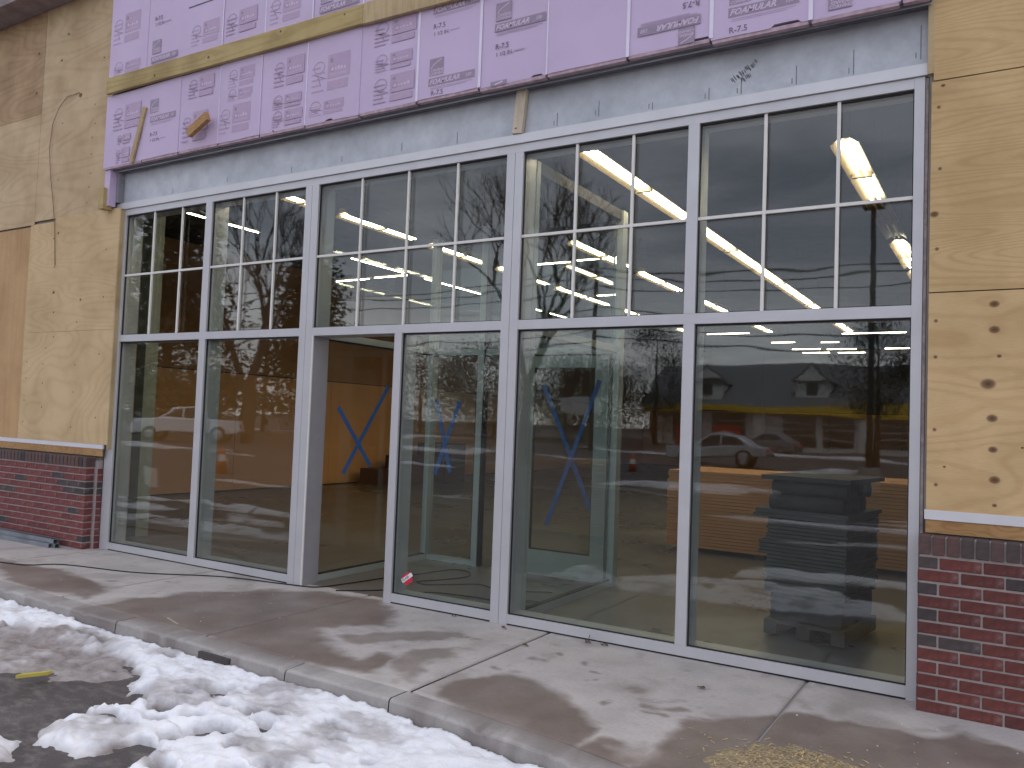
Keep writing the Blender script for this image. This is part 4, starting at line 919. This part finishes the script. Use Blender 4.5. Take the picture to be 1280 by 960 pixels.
def leafy(name, loc, h, wd, seed, lab, conical=False, n=5200, m=None, z0=.12, big=1.0):
    rn = random.Random(seed); t = empty(name, loc, lab, 'tree')
    MB().tube([(0, 0, -.2), (.05, 0, h*.4), (0, .05, h*.92)], [h*.025, h*.017, h*.004], 7).build('trunk', BARK, t, local=True, smooth=True)
    mb = MB(); cl_ = []
    for k in range(70):
        u = rn.random(); z = h*(z0+(1-z0)*u); R_ = wd*(1-u*.95 if conical else math.sqrt(max(.02, 1-(2*u-1)**2)))*rn.uniform(.45, 1)
        a = rn.uniform(0, 6.283); cl_.append((Vector((R_*math.cos(a), R_*math.sin(a), z)), wd*rn.uniform(.14, .30)))
    for k in range(int(n*2.2)):
        c, s_ = rn.choice(cl_); p = c+Vector((rn.gauss(0, s_), rn.gauss(0, s_), rn.gauss(0, s_*.6)))
        a = Vector((rn.uniform(-1, 1), rn.uniform(-1, 1), rn.uniform(-.5, .5))).normalized()*h*.009*big; b = a.cross(Vector((rn.uniform(-1, 1), rn.uniform(-1, 1), 1))).normalized()*h*.006*big
        mb.add([p-a, p+b, p+a, p-b], [(0, 1, 2, 3)])
    mb.build('crown', m or LEAFG, t, local=True); return t
bare_tree((-30.4, -24, G), 15, 4, 'forked bare tree reflected in the second window', 2, .06, 7, .42, .32)
bare_tree((-12.6, -22, G), 13, 12, 'large bare tree reflected beside the centre mullion', 3, -.02, 7, .5, .22)
bare_tree((-40, -32, G), 14, 41, 'bare tree reflected in the leftmost window', 3, .0, 6, .5, .3)
leafy('evergreen_tree', (-45.5, -30, G), 15, 5.0, 2, 'tall dark pine reflected in the leftmost upper window', True, 6500, big=1.8)
leafy('evergreen_tree', (-38.5, -36, G), 12, 3.6, 3, 'shorter dark pine reflected behind the pickup', True, 5000, big=1.8)
leafy('evergreen_tree', (-22.2, -60, G), 9.6, 3.4, 5, 'dark broad tree reflected at the right of the fourth lower pane', False, 5000)
leafy('evergreen_tree', (-1.9, -35, G), 6.6, 2.1, 7, 'small dark tree reflected at the right edge of the lower right pane', False, 4200, z0=.42)
for k, (x, y, h, wd) in enumerate([(-70, -52, 9, 6), (-60, -60, 10, 7), (-50, -64, 8, 7), (-42, -66, 9, 6), (-34, -70, 8, 6), (-30, -64, 6.5, 5), (-84, -46, 11, 7)]):
    leafy('distant_tree', (x, y, G), h, wd, 50+k, 'distant dark tree on the skyline, '+['fifth from the left', 'third from the right end', 'beside the pylon sign', 'left of the pylon sign', 'right behind the pylon sign', 'lowest, next to the shop', 'leftmost and tallest'][k], False, 5200, big=1.7, m=simple('winter_scrub', (.07, .055, .04), .9, .4, 2))

def wheel(parent, x, y, r_=.34, wd=.22):
    t = MB(); n = 20; vs_ = []; 
    for yy, rr_ in ((-wd/2, r_*.6), (-wd/2, r_*.93), (-wd/2+.03, r_), (wd/2-.03, r_), (wd/2, r_*.93), (wd/2, r_*.6)):
        vs_ += [(x+rr_*math.cos(a*6.2832/n), y+yy, r_+rr_*math.sin(a*6.2832/n)) for a in range(n)]
    t.add(vs_, [(i*n+j, i*n+(j+1) % n, (i+1)*n+(j+1) % n, (i+1)*n+j) for i in range(5) for j in range(n)])
    w_ = t.build('wheel', BLACKR, parent, local=True, smooth=True)
    rm = MB(); rm.tube([(x, y-wd/2+.02, r_), (x, y+wd/2-.02, r_)], r_*.6, 12)
    rm.build('rim', simple('rim_silver', (.45, .45, .47), .35, .1, 4, .6), w_, local=True)
def vehicle(name, loc, rz, lab, cat, body, cabin, glassq, paint, W=1.78, wheels=(.85, 3.5), r_=.34):
    t = empty(name, loc, lab, cat, rz=rz)
    o = MB().prism(body, 'y', -W/2, W/2).build('body', paint, t, local=True); fixnormals(o)
    b = o.modifiers.new('bevel', 'BEVEL'); b.width = .07; b.segments = 3; b.limit_method = 'ANGLE'
    # cabin tapers inwards
    n = len(cabin); w0, w1 = W/2-.05, W/2-.24; zmin = min(p[1] for p in cabin); zmax = max(p[1] for p in cabin)
    wf = lambda z: w0+(w1-w0)*(z-zmin)/(zmax-zmin)
    vs_ = [(p[0], -wf(p[1]), p[1]) for p in cabin]+[(p[0], wf(p[1]), p[1]) for p in cabin]
    c = MB().add(vs_, [tuple(range(n)), tuple(range(2*n-1, n-1, -1))]+[((i+1) % n, i, n+i, n+(i+1) % n) for i in range(n)]).build('cabin', paint, t, local=True); fixnormals(c)
    b = c.modifiers.new('bevel', 'BEVEL'); b.width = .05; b.segments = 2
    G_ = simple('car_glass', (.02, .025, .03), .08, .1)
    for q in glassq:
        for sgn in (-1, 1):
            pl = [(p[0], sgn*(wf(p[1])+.012), p[1]) for p in q]; pi = [(p[0], sgn*(wf(p[1])-.02), p[1]) for p in q]; k = len(q)
            MB().add(pl+pi, [tuple(range(k)), tuple(range(2*k-1, k-1, -1))]+[((i+1) % k, i, k+i, k+(i+1) % k) for i in range(k)]).build('side_window', G_, t, local=True)
    for x in wheels:
        for y in (-W/2+.10, W/2-.10): wheel(t, x, y, r_)
    xm = max(p[0] for p in body)
    for y in (-W/2+.25, W/2-.25): MB().box(-.02, .05, y-.16, y+.16, .62, .76).build('headlight', simple('lens', (.6, .6, .6), .2), t, local=True); MB().box(xm-.05, xm+.02, y-.14, y+.14, .68, .86).build('tail_light', RED, t, local=True)
    MB().box(-.06, .02, -W/2+.1, W/2-.1, .32, .5).build('bumper', DARK, t, local=True); MB().box(xm-.02, xm+.06, -W/2+.1, W/2-.1, .34, .5).build('bumper', DARK, t, local=True)
    return t
WP = simple('white_paint', (.85, .85, .86), .3, .03, 2, 0, 0); SP = simple('silver_paint', (.42, .45, .48), .3, .03, 2, .4, 0)
sed_b = [(0, .3), (.02, .62), (.25, .78), (1.2, .92), (3.7, .96), (4.35, .90), (4.5, .6), (4.48, .3)]
sed_c = [(1.15, .88), (1.95, 1.38), (2.5, 1.44), (3.2, 1.40), (3.95, .92)]
sed_g = [[(1.42, .96), (2.0, 1.34), (2.42, 1.37), (2.42, .96)], [(2.5, .96), (2.5, 1.37), (3.15, 1.33), (3.6, .96)]]
vehicle('parked_car', (-10.3, -31.5, G), R(-4), 'silver sedan reflected in the lower right window', 'car', sed_b, sed_c, sed_g, SP)
vehicle('parked_car', (-14.5, -58, G), R(6), 'grey sedan reflected further back beside the silver one', 'car', sed_b, sed_c, sed_g, simple('grey_paint', (.2, .21, .23), .3, .03, 2, .3, 0))
pk_b = [(0, .4), (.0, .82), (.15, .98), (1.35, 1.05), (2.0, 1.1), (3.3, 1.1), (5.2, 1.1), (5.3, .5), (5.2, .42)]
pk_c = [(1.3, 1.04), (1.95, 1.70), (2.3, 1.78), (3.2, 1.76), (3.35, 1.06)]
vehicle('pickup_truck', (-34.4, -20.4, G), R(-38), 'white pickup truck reflected in the two left lower windows', 'pickup truck', pk_b, pk_c, [[(1.6, 1.16), (2.05, 1.64), (2.45, 1.68), (2.45, 1.16)], [(2.55, 1.16), (2.55, 1.68), (3.1, 1.68), (3.18, 1.16)]], WP, 1.9, (.95, 4.2), .38)

# shop with dormers
sh = empty('roadside_shop', (-13, -74, G), 'low shop with two white dormers and a yellow fascia, reflected in the lower right window', 'shop')
WW = simple('white_siding', (.62, .62, .60), .7, .05); RF = simple('shingle_roof', (.17, .175, .18), .9, .15, 3); YF = simple('yellow_fascia', (.75, .48, .03), .5, .05); GD = simple('shop_glass', (.03, .035, .04), .15, .2); RD = simple('red_panel', (.45, .03, .03), .5, .1)
MB().box(-27, 6, -84, -71, G, 3.6).build('wall', WW, sh)
o = MB().prism([(-70.2, 3.75), (-77.5, 7.9), (-84.8, 3.75)], 'x', -28, 7).build('roof', RF, sh); fixnormals(o)
MB().box(-27.5, 6.5, -70.6, -70.1, 3.0, 3.9).build('fascia', YF, sh)
for x in (-21.5, -11.9):
    d_ = MB().box(x-1.4, x+1.4, -75.0, -71.6, 4.3, 6.2).build('dormer', WW, sh)
    o = MB().prism([(x-1.75, 6.1), (x, 7.5), (x+1.75, 6.1)], 'y', -76.5, -71.3).build('dormer_roof', RF, d_); fixnormals(o)
    o = MB().prism([(x-1.4, 6.15), (x, 7.25), (x+1.4, 6.15)], 'y', -71.4, -71.26).build('gable', WW, d_); fixnormals(o)
    MB().box(x-.45, x+.45, -71.6, -71.55, 4.9, 6.0).build('window', GD, d_)
for x0, x1 in ((-24.5, -21.8), (-20.8, -17.6), (-14.2, -11.4), (-10.8, -8.2), (-6.2, -2.6), (-1.5, 2.5)):
    f_ = MB().box(x0, x1, -71.0, -70.93, .4, 2.8).build('window', GD, sh)
    for k in range(1, 4): MB().box(x0, x1, -70.93, -70.90, .4+.6*k-.03, .4+.6*k+.03).build('sash_bar', WW, f_)
for x0, x1 in ((-24, -22), (-20.5, -18)): MB().box(x0, x1, -70.9, -70.3, G, 1.7).build('vending_panel', RD, sh)
for x in (-26, -16.2, -7.2, -2): MB().box(x-.5, x+.5, -70.95, -70.5, G, 3.0).build('pillar', WW, sh)
# light pole
lp = empty('lot_light', (-.2, -20, G), 'tall parking lot light with square head, reflected in the right window', 'street light')
MB().tube([(0, 0, 0), (0, 0, 8.1)], [.10, .07], 10).build('pole', DARK, lp, local=True, smooth=True); MB().box(-.28, .28, -.2, .2, 8.1, 8.28).build('lamp_head', DARK, lp, local=True); MB().tube([(0, 0, 0), (0, 0, .6)], .28, 12).build('base', simple('pole_base', (.35, .34, .33), .9), lp, local=True)
# pylon sign
pg = empty('pylon_sign', (-21.8, -45, G), 'brown roadside pylon sign with a white board below, reflected in the vestibule door', 'sign')
MB().box(-1.5, 1.5, -.2, .2, 3.55, 5.2).build('sign_panel', simple('brown_sign', (.06, .035, .02), .6), pg, local=True); MB().box(-1.3, 1.4, -.18, .18, 2.3, 3.45).build('lower_panel', simple('white_sign', (.55, .55, .55), .6), pg, local=True)
for x in (-1.1, 1.1): MB().box(x-.12, x+.12, -.1, .1, 0, 3.6).build('leg', DARK, pg, local=True)
# utility poles and wires
for k, (x, lb) in enumerate([(-47, 'utility pole reflected far left'), (-18.5, 'utility pole reflected near the vestibule door'), (10, 'utility pole at the right end of the wires')]):
    up = empty('utility_pole', (x, -40, G), lb, 'utility pole'); MB().tube([(0, 0, 0), (0, 0, 11.5)], [.17, .12], 9).build('pole', BARK, up, local=True, smooth=True); MB().box(-.08, .08, -1.2, 1.2, 10.6, 10.75).build('cross_arm', BARK, up, local=True)
wr = empty('power_lines', (-20, -40, 9), 'sagging power lines between the utility poles', 'power lines')
for (za, zb_, yo) in ((10.75, 10.9, -1.1), (10.75, 10.9, 1.1), (10.0, 9.9, 0), (8.6, 8.4, 0), (7.6, 7.3, 0), (6.9, 6.6, .1)):
    for xa, xb_ in ((-90, -47), (-47, -18.5), (-18.5, 10), (10, 60)):
        pts = [(xa+(xb_-xa)*t/14, -40+yo, za+(zb_-za)*t/14+4*.9*((t/14)**2-(t/14))) for t in range(15)]
        MB().tube(pts, .035, 4).build('wire', BLACKR, wr)
# cones and barricade
OC = simple('cone_orange', (.6, .09, .02), .6, .1)
for k, (x, y, lb) in enumerate([(-13.9, -8.9, 'orange traffic cone reflected low in the second window'), (-8.0, -21.5, 'orange traffic cone reflected beside the vestibule post')]):
    c = empty('traffic_cone', (x, y, G), lb, 'traffic cone'); MB().tube([(0, 0, .03), (0, 0, .7)], [.15, .03], 12).build('cone', OC, c, local=True, smooth=True); MB().box(-.2, .2, -.2, .2, 0, .035).build('base', BLACKR, c, local=True); MB().tube([(0, 0, .33), (0, 0, .47)], [.105, .078], 12).build('band', WHT, c, local=True)
ab = empty('folding_sign', (-11.65, -5.3, G), 'blank white folding board standing in the lot, reflected in the leftmost window', 'folding board')
MB().obox((-.13, 0, .22), (.10, .02, 0), (0, .012, 0), (0, .03, .2)).build('panel', PAPER, ab, local=True); MB().obox((.10, .03, .20), (.10, -.02, 0), (0, .012, 0), (0, .03, .2)).build('panel', PAPER, ab, local=True)
